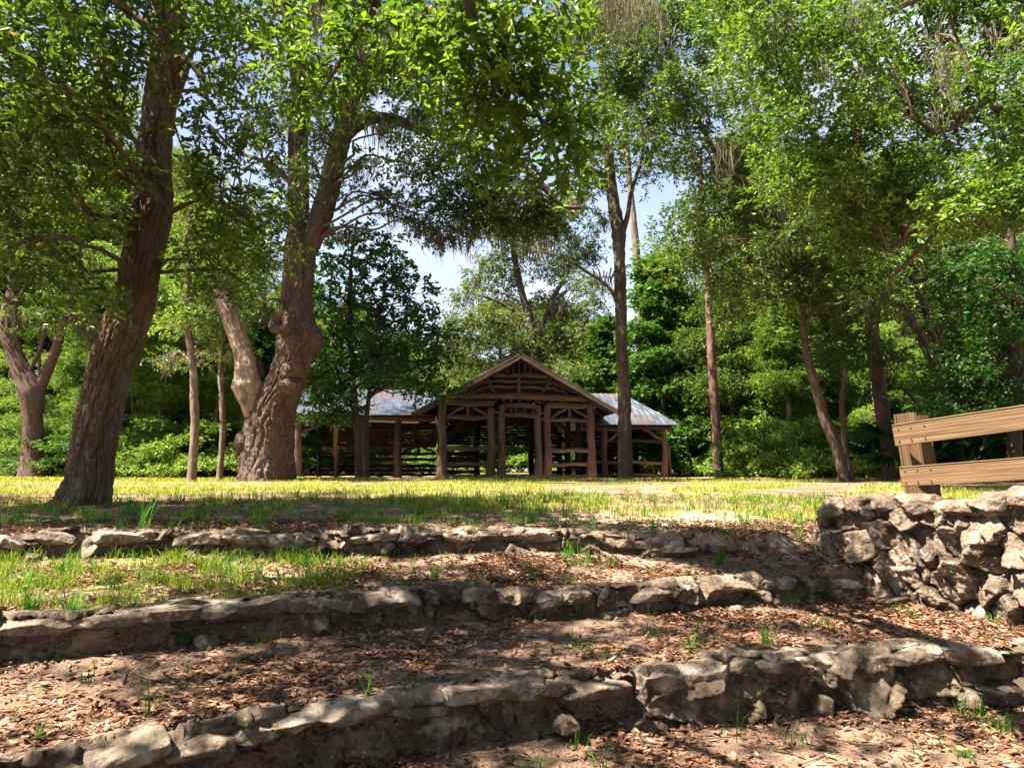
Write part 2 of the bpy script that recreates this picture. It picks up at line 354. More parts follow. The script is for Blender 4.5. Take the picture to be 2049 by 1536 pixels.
sand = np.exp(-(((X - 2.3) / 1.3) ** 2 + ((Y - 9.0) / .8) ** 2)) + sstep(24, 25.5, Y) * (Y < 36) * .8
gm.add(np.stack([X, Y, Z], -1), f, rnd=gmap.ravel(), snd=np.clip(sand, 0, 1).ravel())
m, n, o = mat_new('ground'); g = G(n); t = g.node('ShaderNodeTexCoord').outputs['Object']
n1 = g.noise(t, 1.6, 6, .65, .3); n2 = g.noise(t, 14, 6, .7); n3 = g.noise(t, 70, 3, .7)
soil = g.ramp(n1, [(.38, (.035, .021, .014)), (.53, (.13, .076, .05)), (.67, (.45, .30, .215))])
soil = g.mix(g.ramp(n2, [(.42, 0), (.6, .6)]), soil, (.12, .07, .045))
soil = g.mix(g.ramp(n3, [(.4, 0), (.7, .5)]), soil, (.4, .3, .23))
soil = g.mix(g.attr('snd').outputs['Fac'], soil, g.mix(g.ramp(n2, [(.4, 0), (.65, 1)]), (.5, .36, .27), (.33, .19, .11)))
gr = g.attr('rnd').outputs['Fac']; gcol = g.ramp(n2, [(.3, (.08, .10, .022)), (.5, (.19, .2, .04)), (.7, (.34, .26, .12))])
col = g.mix(g.math('MULTIPLY', gr, .7), soil, gcol)
g.link(g.bsdf(col, .95, g.math('ADD', n2, g.math('MULTIPLY', n3, .4)), .9, .03, .1), o.inputs[0]); M['ground'] = m
tag(gm.build('ground', m), kind='structure')

# ------------------------------------------------------------------ stones
bm = bmesh.new(); bmesh.ops.create_icosphere(bm, subdivisions=5, radius=1); bm.verts.ensure_lookup_table()
ICO5 = (np.array([v.co[:] for v in bm.verts]), np.array([[v.index for v in f.verts] for f in bm.faces])); bm.free()
bm = bmesh.new(); bmesh.ops.create_icosphere(bm, subdivisions=4, radius=1)
ICO4 = (np.array([v.co[:] for v in bm.verts]), np.array([[v.index for v in f.verts] for f in bm.faces])); bm.free()
def rock(mb, c, half, rot=0, cap=0.0, sq=5, facets=9, cut=.82, rough=.10, hi=True, R=rng, tilt=None, flat_top=False):
    V, Fc = ICO5 if hi else ICO4
    p = V / ((np.abs(V) ** sq).sum(1) ** (1 / sq))[:, None]
    for _ in range(facets):
        d = nrm(R.normal(size=3)); 
        if flat_top and d[2] > .4: d[2] = -d[2]
        k = cut * (1 + R.random() * .35); s = p @ d; over = np.maximum(s - k, 0); p = p - over[:, None] * d * .93
    p = p * np.array(half)
    q = p + np.array(c) * 3.1 + R.random() * 30; sz = min(half)
    nn = nrm(p)
    big = fbm(q * (1.1 / sz), 3) - .5; md = np.abs(fbm(q * (3.4 / sz) + 7, 3) - .5); fn = fbm(q * 28, 3) - .5
    p = p + nn * (big * sz * rough * 4 - md * sz * rough * 3.2 + fn * .018)[:, None]
    if tilt is not None: p = p @ tilt.T
    cc, ss = math.cos(rot), math.sin(rot); p = p @ np.array([[cc, ss, 0], [-ss, cc, 0], [0, 0, 1]])
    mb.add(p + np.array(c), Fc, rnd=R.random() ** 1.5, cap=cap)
def cells(p, jit=.85, seed=0):
    """nearest and second nearest jittered grid cell of 2-D points -> F1, F2-F1, id randoms (n,4), offset from the cell centre"""
    i0 = np.floor(p).astype(np.int64); best = np.full(len(p), 1e9); sec = np.full(len(p), 1e9); cen = np.zeros_like(p); idc = np.zeros_like(i0)
    for a in (-1, 0, 1):
        for b in (-1, 0, 1):
            q = i0 + np.array([a, b]); j = np.stack([_h(q[:, 0], q[:, 1], np.full(len(p), 11 + seed)), _h(q[:, 0], q[:, 1], np.full(len(p), 29 + seed))], -1)
            c = q + .5 + (j - .5) * jit; d = np.linalg.norm(p - c, axis=1); cl = d < best
            sec = np.where(cl, best, np.minimum(sec, d)); best = np.where(cl, d, best); cen = np.where(cl[:, None], c, cen); idc = np.where(cl[:, None], q, idc)
    rn = np.stack([_h(idc[:, 0], idc[:, 1], np.full(len(p), k * 7 + 41 + seed)) for k in range(4)], -1)
    return best, sec - best, rn, p - cen
def stoneface(s_, z_, cw, ch, seed, gap=.10, depth=.07, tilt=.22, sub=3.0, out=.05):
    """relief of a face laid of broken stones, as a function of run and height"""
    P = np.stack([s_, z_, s_ * 0 + seed], -1); wob = np.stack([fbm(P * 4 + 3, 3), fbm(P * 4 + 40, 3)], -1) - .5
    q = np.stack([s_ / cw, z_ / ch], -1) + wob * .35; f1, e, rn, off = cells(q, .8, seed)
    h = (rn[:, 0] - .5) * out + (off * (rn[:, 1:3] - .5) * 2 * tilt * cw).sum(1)
    q2 = q * sub + wob * .6; g1, e2, r2, off2 = cells(q2, .95, seed + 5)
    h = h + (off2 * (r2[:, 1:3] - .5) * 2 * .55 * cw / sub).sum(1) + (r2[:, 0] - .5) * out * .5
    g = sstep(0, gap, e); h = h - (1 - g) * depth
    q3 = q * sub * 2.7 + wob; k1, e3, r3, off3 = cells(q3, .95, seed + 9); h = h + (off3 * (r3[:, 1:3] - .5) * 2 * .6 * cw / sub / 2.7).sum(1) * (r3[:, 0] > .35) - (1 - sstep(0, .08, e3)) * .004
    h = h + (fbm(P * 9, 4) - .5) * .03 + (fbm(P * 38, 3) - .5) * .016
    return h, rn[:, 3], g
def riser(label, cur, ztop, zb, x0, x1, cw, seed, amp, res=.012, roll=.35, xsink=99):
    xs = np.arange(x0, x1, res); ys = cur(xs); sl = np.gradient(ys, xs); ds = np.sqrt(1 + sl ** 2); s_ = np.cumsum(ds * res)
    N_ = np.stack([sl, -np.ones_like(sl)], -1) / ds[:, None]          # outward, towards the lower terrace
    zt = ztop + amp * (fbm(np.stack([s_ * 1.5, s_ * 0 + seed, s_ * 0], -1), 3) - .5) * 2.4
    ck = (np.floor(s_ / cw + (fbm(np.stack([s_ * 1.1, s_ * 0, s_ * 0 + seed], -1), 2)) * 1.2)).astype(np.int64); zt = zt + (_h(ck, ck * 0, ck * 0 + seed) - .5) * amp * 1.5
    zt = np.convolve(np.pad(zt, 3, 'edge'), np.ones(7) / 7, 'valid')
    zt = zt - sstep(xsink - .7, xsink + .5, xs) * .16
    nf = int((ztop - zb + .15) / res); nt_ = int(.36 / res); rad = .035
    prof = [(0.0, k / nf) for k in range(nf + 1)] + [(-(k + 1) / nt_ * .36, 1 + 0 * k) for k in range(nt_)]
    prof = np.array(prof); m_ = len(prof); S = np.repeat(s_[None], m_, 0); base = zb - .15
    Zl = base + (zt[None] - base) * np.minimum(prof[:, 1:2], 1); dep = np.repeat(prof[:, :1], len(xs), 1)
    h, rn, g = stoneface(S.ravel() + .5 * noise(np.stack([S.ravel() * .9, S.ravel() * 0, S.ravel() * 0 + seed], -1)), (Zl + dep * -.8).ravel(), cw, .42, seed, .06, .04, .24, 2.2, .12)
    h = h.reshape(S.shape); edge = np.clip((prof[:, 1] * nf - (nf - 5)) / 5, 0, 1)[:, None]
    top = (dep < 0).astype(float)
    outw = dep + h * (1 - top) + h * top * .25 * np.clip(1 + dep / .2, 0, 1) - rad * edge * (1 - top) * .6 + .02
    lean = (Zl - base) / (ztop - base); outw = outw - .05 * lean
    Zz = Zl + top * (h * .5 * np.clip(1 + dep / .3, 0, 1) + .01 - np.clip(-dep - .18, 0, 1) * .25) 
    under = .05 * np.sin(np.clip(lean, 0, 1) * PI) * (fbm(np.stack([S * 1.3, S * 0, S * 0 + 9], -1), 2) > .5); outw = outw - under * (1 - top)
    Pt = np.stack([xs[None] + N_[None, :, 0] * outw, ys[None] + N_[None, :, 1] * outw, Zz], -1)
    id_ = np.arange(Pt[..., 0].size).reshape(Pt.shape[:2]); q = np.stack([id_[:-1, :-1], id_[:-1, 1:], id_[1:, 1:], id_[1:, :-1]], -1).reshape(-1, 4)
    mb = MB(); mb.add(Pt.reshape(-1, 3), q, rnd=rn, jnt=1 - g)
    back = Pt[[0, -1]].copy(); back[0, :, 1] += .4; n0 = mb.n            # closed at the back, so the step is a solid thing
    mb.add(np.concatenate([Pt[-1], Pt[-1] - (0, 0, .5), Pt[0] - (0, 0, .1)]), np.stack([np.arange(len(xs) - 1), np.arange(1, len(xs)), np.arange(1, len(xs)) + len(xs), np.arange(len(xs) - 1) + len(xs)], -1)[:, ::-1], rnd=0, jnt=1)
    R = np.random.default_rng(seed); x = x0
    while x < x1 - .3 and x < xsink:          # broken flat slabs laid along the top
        wd = R.uniform(.18, .5); i = int((x + wd / 2 - x0) / res)
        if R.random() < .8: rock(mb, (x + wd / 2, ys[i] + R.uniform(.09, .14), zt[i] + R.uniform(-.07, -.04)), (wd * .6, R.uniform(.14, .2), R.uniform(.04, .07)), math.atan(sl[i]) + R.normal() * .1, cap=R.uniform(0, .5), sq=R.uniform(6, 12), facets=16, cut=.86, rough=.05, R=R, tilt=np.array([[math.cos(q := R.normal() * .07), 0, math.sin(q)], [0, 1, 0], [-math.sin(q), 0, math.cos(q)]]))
        x += wd * .84
    for _ in range(int((x1 - x0) * 1.6)):       # loose broken pieces at the foot and on the rim
        x = R.uniform(x0, x1 - .1); y = cur(x); k = R.random()
        if k < .55: rock(mb, (x, y - R.uniform(.02, .10), zb + R.uniform(-.02, .05)), (R.uniform(.05, .13), R.uniform(.05, .1), R.uniform(.04, .1)), R.random() * 3, sq=3, facets=13, cut=.72, hi=False, R=R)
        else: rock(mb, (x, y + R.uniform(.08, .2), ztop - .01), (R.uniform(.07, .18), R.uniform(.05, .1), R.uniform(.03, .05)), R.random() * 3, sq=3, facets=13, cut=.75, hi=False, R=R)
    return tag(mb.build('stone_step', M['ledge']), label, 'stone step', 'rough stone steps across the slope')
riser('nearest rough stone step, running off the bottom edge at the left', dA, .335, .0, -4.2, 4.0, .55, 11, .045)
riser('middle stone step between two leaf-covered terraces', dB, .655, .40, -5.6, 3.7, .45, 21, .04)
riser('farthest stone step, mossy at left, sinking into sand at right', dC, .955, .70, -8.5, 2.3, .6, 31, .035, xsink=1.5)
# three flat pale stones where the step sinks away
mb = MB(); R = np.random.default_rng(77)
# field-stone retaining wall at the right
wall = empty('stone_wall', (0, 0, 0), 'rough fieldstone retaining wall under the wooden guard rail', 'wall')
ms_ = MB(); mt = MB(); R = np.random.default_rng(5)
s_tot = 0; seg = []
Wp, _ = smoothpath(np.c_[WALL, WALL[:, 0] * 0], np.ones(len(WALL)), .1)
cum = np.concatenate([[0], np.cumsum(np.linalg.norm(np.diff(Wp, axis=0), axis=1))]); SL = cum[-1]
def wpt(s): return np.interp(s, cum, Wp[:, 0]), np.interp(s, cum, Wp[:, 1])
def wtop(s): return 1.25 + .075 * s + .03 * math.sin(s * 4.1)
ss_ = np.arange(-.0, SL, .011); zz_ = np.linspace(0, 1, 150); wx_, wy_ = wpt(ss_); tx = np.gradient(wx_, ss_); ty = np.gradient(wy_, ss_)
Nw = np.stack([ty, -tx], -1); Nw = Nw * np.sign(-Nw[:, :1]); tops = np.array([wtop(q) for q in ss_]) + .05 * (fbm(np.stack([ss_ * 4, ss_ * 0, ss_ * 0], -1), 2) - .5)
S2 = np.repeat(ss_[None], len(zz_), 0); Z2 = -.1 + (tops[None] + .1) * zz_[:, None]
h, rn, gg = stoneface((S2 + Z2 * .18).ravel(), Z2.ravel(), .23, .27, 63, .08, .08, .95, 1.8, .15); h = h.reshape(S2.shape)
ow = h + .02 + .16 * np.clip(tops[None] - Z2, 0, 2) - .05 * sstep(.96, 1, zz_)[:, None]
Pw = np.stack([wx_[None] + Nw[None, :, 0] * ow, wy_[None] + Nw[None, :, 1] * ow, Z2], -1); id_ = np.arange(S2.size).reshape(S2.shape)
ms_.add(Pw.reshape(-1, 3), np.stack([id_[:-1, :-1], id_[:-1, 1:], id_[1:, 1:], id_[1:, :-1]], -1).reshape(-1, 4)[:, ::-1], rnd=rn, jnt=1 - gg)
R = np.random.default_rng(6)
for _ in range(18):
    s = R.uniform(0, SL); x_, y_ = wpt(s); z = R.uniform(.55, wtop(s) - .1); rock(ms_, (x_ - .16 * (wtop(s) - z) - R.uniform(0, .03), y_, z), (R.uniform(.06, .12), R.uniform(.07, .11), R.uniform(.08, .17)), 1.6 + R.normal() * .2, sq=3, facets=14, cut=.66, R=R)
# the far end of the wall and its flat cap stones
for k, (dx, zc) in enumerate([(.05, .85), (.3, .8), (.12, 1.08), (.35, 1.05), (.2, .98)]):
    rock(ms_, (3.12 + dx, 7.68 + R.uniform(-.03, .05), zc), (.16, .14, R.uniform(.14, .2)), 0, sq=3.5, facets=12, cut=.75, R=R)
s = 0
while s < SL:
    wd = R.uniform(.22, .42); x_, y_ = wpt(s + wd / 2); x2, y2 = wpt(min(s + wd / 2 + .1, SL)); ang = math.atan2(y2 - y_, x2 - x_)
    rock(ms_, (x_ + .07, y_, wtop(s) - .02), (wd * .56, .19, R.uniform(.06, .11)), ang, sq=4, facets=12, cut=.85, R=R)
    rock(ms_, (x_ + .36, y_ + .05, wtop(s) - .03), (wd * .6, .17, R.uniform(.06, .1)), ang, sq=4, facets=12, cut=.85, R=R, hi=False); s += wd * .95
ms_.build('stones', M['wallstone'], wall)
for i in range(len(Wp) - 1):
    c = (Wp[i] + Wp[i + 1]) / 2; zt = wtop(cum[i]) - .05; zb = -.3; d_ = Wp[i + 1] - Wp[i]
    box(mt, (c[0] + .24, c[1], (zt + zb) / 2), (np.linalg.norm(d_) * 1.002, .40, zt - zb), math.atan2(d_[1], d_[0]))
mt.build('mortar_core', M['mortar'], wall, False)

# ------------------------------------------------------------------ wooden guard rail on the wall
fence = empty('wooden_rail_fence', tuple(at(1840, 1000, 7.5)), 'new pine guard rail of two boards on an angled post above the stone wall', 'fence')
fl = np.array(fence.location)
def part(mb, name, mat, parent, smooth=False):
    off_ = np.array(parent.location); mb.v = [v - off_ for v in mb.v]; return mb.build(name, mat, parent, smooth)
rd = np.array([-.10, -1.9]); rn = (-.5, -1, 0); dvw = .205; dvw2 = .185
def railpt(px, py, Yd): return at(px, py, Yd)
pL = at(1790, 871, 7.2); pR = at(2049, 835, 6.25); dv = (pR - pL); 
mb = MB(); board(mb, pL, pL + dv * 2.0, dvw, .045, rn); part(mb, 'rail', M['rail'], fence)
pL2 = at(1804, 953.5, 7.2); pR2 = at(2049, 937, 6.25); dv2 = pR2 - pL2
mb = MB(); board(mb, pL2, pL2 + dv2 * 2.0, dvw2, .045, rn); part(mb, 'rail', M['rail'], fence)
mb = MB(); a_ = at(1817, 826, 7.24) + (.0, .06, 0); b_ = at(1846, 1012, 7.24) + (.0, .06, 0); board(mb, b_, a_, .19, .10, (-.35, -1, 0)); part(mb, 'post', M['rail'], fence)
mb = MB(); a_ = at(1838, 831, 7.33) + (.02, .06, 0); b_ = at(1868, 1012, 7.33) + (.02, .06, 0); board(mb, b_, a_, .17, .09, (-.1, 1, 0)); part(mb, 'post', M['rail'], fence)
mb = MB(); a_ = pL + dv * 1.7 + (.1, 0, 0); board(mb, a_ + (0, 0, -.7), a_ + (0, 0, .15), .14, .10, (-.9, .5, 0)); part(mb, 'post', M['rail'], fence)

hd = MB()                                    # screw heads where the boards meet the post
for P0, dd_ in ((pL, dv), (pL2, dv2)):
    e_ = nrm(dd_); nn_ = nrm(np.array([-.5, -1, 0.]) - e_ * np.dot(e_, nrm(np.array([-.5, -1, 0.]))) * 1.0)
    for k_ in (.05, .17, .3):
        for h_ in (-.055, .05): c_ = P0 + e_ * k_ + np.array([0, 0, h_]) + nn_ * .0235; tube(hd, [c_ - nn_ * .004, c_ + nn_ * .003], [.007, .007], 8)
part(hd, 'screws', M['bark_dark'], fence, True)
# ------------------------------------------------------------------ pavilion
PAV = Vector((.25, 27.2, float(ground(.25, 27.2)) - .02)); PR = math.radians(5)
pav = empty('log_pavilion', PAV, 'rustic open-sided log pavilion with metal roof at the back of the lawn', 'pavilion', rz=PR)
def log(name, p0, p1, r0, r1=None, mat='log', n=14, flare=0, bend=0, parent=None, seed=None):
    p0 = np.array(p0, float); p1 = np.array(p1, float); r1 = r0 if r1 is None else r1; L = np.linalg.norm(p1 - p0)
    m = max(4, int(L / .09)); t = np.linspace(0, 1, m)[:, None]; sd_ = random.random() * 90 if seed is None else seed
    side = nrm(np.cross(p1 - p0, np.array([0, 1., .3]))); P = p0 + (p1 - p0) * t + side * (np.sin(t * PI) * bend + .018 * np.sin(t * 9 + sd_))
    r = r0 + (r1 - r0) * t[:, 0]; r = r * (1 + .07 * np.sin(t[:, 0] * 7 + sd_))
    if flare: r = r + flare * np.exp(-t[:, 0] * L / .28)
    r[-1] *= .85; mb = MB(); tube(mb, P, r, n, disp=lambda gc, R_: R_ * .12 * (fbm(gc * np.array([9, 9, 2.2]), 3) - .5), seed=sd_, lump=.06)
    o_ = mb.build(name, M[mat], parent or pav); return o_
def lg(*a, **k): return log(*a, **k)
PX = [-2.72, -1.0, -.62, .70, 1.04, 2.62]
base = .18
for i, x in enumerate(PX):
    outer = i in (0, 5); lg('post', (x, 0, -.05), (x + random.uniform(-.02, .02), 0, 2.72 if outer else (2.5 if i in (1,) else 2.62)), .16 if outer else .15, .135 if outer else .115, flare=.09 if outer else .05)
for x0, x1 in ((3.7, 4.75), (4.85, 5.9), (-2.7, -1.3), (1.2, 2.5)):
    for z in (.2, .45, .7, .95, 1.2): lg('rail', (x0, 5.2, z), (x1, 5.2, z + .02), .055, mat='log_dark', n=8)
lg('beam', (-2.95, -.02, 2.72), (-.9, -.02, 2.66), .12, .11); lg('beam', (1.0, -.02, 2.62), (2.8, -.02, 2.62), .11, .11)
for x0, x1, dz in ((-2.6, -1.06, .0), (1.1, 2.55, -.05)):
    lg('rail', (x0, -.03, 2.17 + dz), (x1, -.03, 2.15 + dz), .078, .07); lg('rail', (x0, -.03, 1.06 + dz), (x1, -.03, 1.08 + dz), .09, .08); lg('rail', (x0, -.03, .5), (x1, -.03, .54), .075, .07)
    xm = (x0 + x1) / 2; lg('brace', (xm, -.03, 2.2 + dz), (xm, -.03, 2.62), .06, .055)
    lg('brace', (x0 + .05, -.03, 2.22 + dz), (xm - .12, -.03, 2.58 + dz), .055); lg('brace', (x1 - .02, -.03, 2.22 + dz), (xm + .12, -.03, 2.58 + dz), .055)
lg('beam', (-.56, -.05, 2.62), (.66, -.05, 2.6), .085); lg('beam', (-.56, -.05, 2.28), (.66, -.05, 2.24), .085)
for x in (-.3, -.12, .2, .5): lg('peg', (x, -.05, 2.3), (x + random.uniform(-.02, .02), -.05, 2.55), .045, .02, n=8)
for x in (-.78, .9): lg('peg', (x - .1, -.02, 2.14), (x + .1, -.02, 2.14), .05, n=8); lg('peg', (x - .1, -.02, 2.36), (x + .1, -.02, 2.36), .05, n=8)
# gable: tie beam, horizontal logs, king post, diagonals, short uprights
lg('tie_beam', (-2.75, -.06, 2.97), (2.75, -.06, 2.9), .125, .12)
for x in np.arange(-2.3, 2.4, .29): lg('peg', (x, -.02, 2.72), (x, -.02, 2.9), .04, n=8)
lg('gable_log', (-1.25, -.05, 3.72), (1.2, -.05, 3.68), .09)
for z, wd in ((3.48, 1.35), (3.27, 1.35)):
    lg('gable_log', (-wd, -.04, z), (-.06, -.04, z + .01), .062); lg('gable_log', (.06, -.04, z), (wd, -.04, z - .03), .062)
lg('king_post', (.0, -.06, 3.05), (.0, -.06, 3.68), .07)
lg('brace', (-1.2, -.1, 3.66), (-.88, -.1, 3.05), .05); lg('brace', (1.18, -.1, 3.62), (.82, -.1, 3.03), .05)
for sx in (-1, 1):
    for k in (0, 1): lg('brace', (sx * 1.3, -.05, 3.42 - .2 * k), (sx * (2.15 - .4 * k), -.05, 3.05), .055)
for x in (-.62, -.42, -.2, 0, .2, .42, .62): lg('gable_strut', (x, -.04, 3.76), (x, -.04, 4.28 - abs(x) * .56), .04, n=8)
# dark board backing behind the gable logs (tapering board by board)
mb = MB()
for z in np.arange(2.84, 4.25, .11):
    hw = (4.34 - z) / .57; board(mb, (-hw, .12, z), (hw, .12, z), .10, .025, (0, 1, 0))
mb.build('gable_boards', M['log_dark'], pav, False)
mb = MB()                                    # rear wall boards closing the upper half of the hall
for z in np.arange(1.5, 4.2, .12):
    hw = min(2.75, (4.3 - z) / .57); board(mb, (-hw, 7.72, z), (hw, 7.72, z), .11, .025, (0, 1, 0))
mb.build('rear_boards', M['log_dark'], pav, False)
mb = MB()
for z in np.arange(1.25, 2.0, .12): board(mb, (2.75, 6.75, z), (6.2, 6.75, z), .11, .025, (0, 1, 0))
mb.build('rear_boards', M['log_dark'], pav, False)
# stone sill
mb = MB(); R = np.random.default_rng(8); x = -2.5
while x < 2.6:
    wd = R.uniform(.25, .5); rock(mb, (x + wd / 2, .05, .03), (wd * .56, .22, .13), 0, sq=6, facets=10, cut=.9, rough=.06, hi=False, R=R); x += wd
mb.build('stone_sill', M['ledge'], pav)
# roofs ------------------------------------------------
m, n, o = mat_new('metal_roof'); g = G(n); t = g.node('ShaderNodeTexCoord').outputs['Object']
st = g.noise(g.map(t, (3, .6, .6)), 2.0, 6, .65); fi = g.noise(t, 30, 4)
col = g.ramp(st, [(.3, (.022, .03, .042)), (.5, (.045, .058, .078)), (.7, (.08, .097, .125))]); col = g.mix(g.ramp(g.noise(t, 1.1, 6, .7), [(.52, 0), (.62, .8)]), col, (.09, .055, .035))
g.link(g.bsdf(col, .42, fi, .2, .01, .4, .1), o.inputs[0]); M['metal'] = m
def roof(name, A_, B_, C_, D_, rib=.22, thick=.02, parent=None):
    """corrugated sheet: eave A->B, ridge D->C"""
    A_, B_, C_, D_ = [np.array(q, float) for q in (A_, B_, C_, D_)]
    nu = max(8, int(np.linalg.norm(B_ - A_) / (rib / 6))); u = np.linspace(0, 1, nu); v = np.linspace(0, 1, 12)
    U, Vv = np.meshgrid(u, v); lo = A_ + (B_ - A_) * U[..., None]; hi_ = D_ + (C_ - D_) * U[..., None]; P = lo + (hi_ - lo) * Vv[..., None]
    nv = nrm(np.cross(B_ - A_, D_ - A_)); ph = (P @ nrm(B_ - A_)) / rib % 1; bump = np.maximum(0, 1 - np.abs(ph - .5) * 9) * .018
    bump = bump + .012 * (fbm(P * 1.5, 2) - .5)
    P = P + nv * bump[..., None]; Q = P - nv * thick; mb = MB(); id_ = np.arange(P[..., 0].size).reshape(P.shape[:2])
    q = np.stack([id_[:-1, :-1], id_[:-1, 1:], id_[1:, 1:], id_[1:, :-1]], -1).reshape(-1, 4); N_ = id_.size
    e = []
    for l in (id_[0], id_[:, -1], id_[-1][::-1], id_[:, 0][::-1]): e.append(np.stack([l[1:], l[:-1], l[:-1] + N_, l[1:] + N_], -1))
    mb.add(np.vstack([P.reshape(-1, 3), Q.reshape(-1, 3)]), np.vstack([q, q[:, ::-1] + N_] + e)); return mb.build(name, M['metal'], parent or pav, False)
zr, ze, yo = 4.42, 2.38, -.75
roof('roof', (-3.75, 8.0, 2.3), (-3.75, yo, 2.3), (0, yo, zr), (0, 8.0, zr)); roof('roof', (3.5, yo, ze), (3.5, 8.0, ze), (0, 8.0, zr + .004), (0, yo, zr + .004))
mb = MB()                                    # rake boards and rafters under the front gable
board(mb, (-3.78, yo - .02, 2.18), (0, yo - .02, zr - .13), .16, .05, (0, 1, 0)); mb.build('rake_board', M['log'], pav, False)
mb = MB(); board(mb, (0, yo - .02, zr - .13), (3.54, yo - .02, ze - .12), .16, .05, (0, 1, 0)); mb.build('rake_board', M['log'], pav, False)
for k, y in enumerate((-.35, 1.2, 2.8, 4.4, 6.0, 7.5)):
    for sx, ex, ez in ((-1, -3.6, 2.25), (1, 3.35, 2.32)): lg('rafter', (ex, y, ez), (0, y, zr - .16), .07, mat='log_dark', n=8)
mb = MB()
for sx, ex, ez in ((-1, -3.6, 2.33), (1, 3.35, 2.4)):
    for k in range(14): t = k / 13; x = ex * (1 - t); z = ez + (zr - .05 - ez) * t; board(mb, (x, -.7, z - .03), (x, 7.9, z - .03), .1, .02, (0, 0, 1))
mb.build('roof_battens', M['log_dark'], pav, False)
# inner and rear posts of the main hall
for y in (2.6, 5.2, 7.6):
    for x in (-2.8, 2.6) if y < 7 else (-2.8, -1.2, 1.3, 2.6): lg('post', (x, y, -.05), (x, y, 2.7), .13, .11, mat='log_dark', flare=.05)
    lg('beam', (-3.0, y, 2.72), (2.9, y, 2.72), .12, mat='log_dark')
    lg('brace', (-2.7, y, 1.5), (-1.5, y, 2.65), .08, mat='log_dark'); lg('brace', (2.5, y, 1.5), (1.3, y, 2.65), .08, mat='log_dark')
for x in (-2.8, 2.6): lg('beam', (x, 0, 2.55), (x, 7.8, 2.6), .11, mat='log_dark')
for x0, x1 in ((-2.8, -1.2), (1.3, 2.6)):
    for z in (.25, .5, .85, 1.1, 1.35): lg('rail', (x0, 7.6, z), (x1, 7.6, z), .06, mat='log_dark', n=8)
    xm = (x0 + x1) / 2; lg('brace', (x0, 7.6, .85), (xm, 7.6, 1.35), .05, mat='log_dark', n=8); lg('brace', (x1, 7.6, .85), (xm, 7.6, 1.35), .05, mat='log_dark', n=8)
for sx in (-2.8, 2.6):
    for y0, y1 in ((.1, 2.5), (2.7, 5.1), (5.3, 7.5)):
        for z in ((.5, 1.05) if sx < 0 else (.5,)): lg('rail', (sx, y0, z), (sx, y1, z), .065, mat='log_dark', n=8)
# left wing ---------------------------------------------
yl0, yl1 = .9, 5.6
roof('roof', (-8.35, yl0 - .5, 2.28), (-3.0, yl0 - .5, 2.28), (-3.0, 3.3, 3.5), (-8.35, 3.3, 3.5)); roof('roof', (-3.0, yl1 + .9, 2.28), (-8.35, yl1 + .9, 2.28), (-8.35, 3.3, 3.503), (-3.0, 3.3, 3.503))
for i, x in enumerate((-7.95, -5.6, -4.35)): lg('post', (x, yl0, -.1), (x + (.05 if i == 0 else 0), yl0, 2.28), .2 if i == 0 else .13, .14 if i == 0 else .12, flare=.04 if i == 0 else .08, mat='log' if i == 0 else 'log_dark')
for x in (-7.9, -6.2, -4.6): lg('post', (x, yl1, -.1), (x, yl1, 2.3), .12, mat='log_dark')
for y in (yl0, yl1): lg('beam', (-8.2, y, 2.2), (-3.0, y, 2.2), .11, mat='log_dark')
lg('beam', (-7.95, yl0, 2.15), (-7.9, yl1, 2.15), .1, mat='log_dark')
bays = [(-7.8, -6.9), (-6.9, -5.7), (-5.5, -4.45), (-4.25, -3.1)]
lg('post', (-6.75, yl0 + 1.6, -.1), (-6.6, yl0 + .2, 2.2), .09, mat='log')
lg('brace', (-7.85, yl0 - .05, 1.62), (-6.7, yl0 - .05, 2.2), .075, mat='log_dark')
# rear wall of the left wing: siding above, rails and arched braces below
mb = MB()
for z in np.arange(1.42, 2.3, .105): board(mb, (-8.25, yl1 + .14, z), (-3.0, yl1 + .14, z), .1, .025, (.0, 1, -.25))
mb.build('siding', M['plank'], pav, False)
mb = MB()
for z in np.arange(1.42, 2.95, .105):
    tt = max(0, (z - 2.25) / 1.2) * 2.3
    board(mb, (-8.22, yl0 + 2.3 + tt, z), (-8.22, yl1 + .12 - tt * .9, z), .1, .025, (1, 0, -.25))
mb.build('siding', M['plank'], pav, False)
lg('beam', (-8.2, yl1 + .02, 1.35), (-3.0, yl1 + .02, 1.33), .08, mat='plank')
for x in (-7.3, -6.55, -5.2, -3.9): lg('stud', (x, yl1 + .05, 1.4), (x, yl1 + .05, 2.2), .05, mat='plank', n=8)
for x0, x1 in ((-7.8, -6.3), (-6.1, -4.7), (-4.5, -3.0)):
    xm = (x0 + x1) / 2
    for z in (.98, .76, .46, .3, .1): lg('rail', (x0, yl1, z), (x1, yl1, z + .02), .055, mat='log_dark', n=8)
    lg('brace', (x0, yl1, 1.02), (xm - .1, yl1, 1.33), .05, mat='log', n=8); lg('brace', (x1, yl1, 1.02), (xm + .1, yl1, 1.33), .05, mat='log', n=8); lg('brace', (xm, yl1, 1.0), (xm, yl1, 1.33), .05, mat='log', n=8)
for x0, x1 in ((-5.5, -4.5), (-4.2, -3.0)):
    for z in (.12, .3, .5, .72, .95): lg('rail', (x0, yl0 + 2.5, z), (x1, yl0 + 2.5, z), .055, mat='log_dark', n=8)
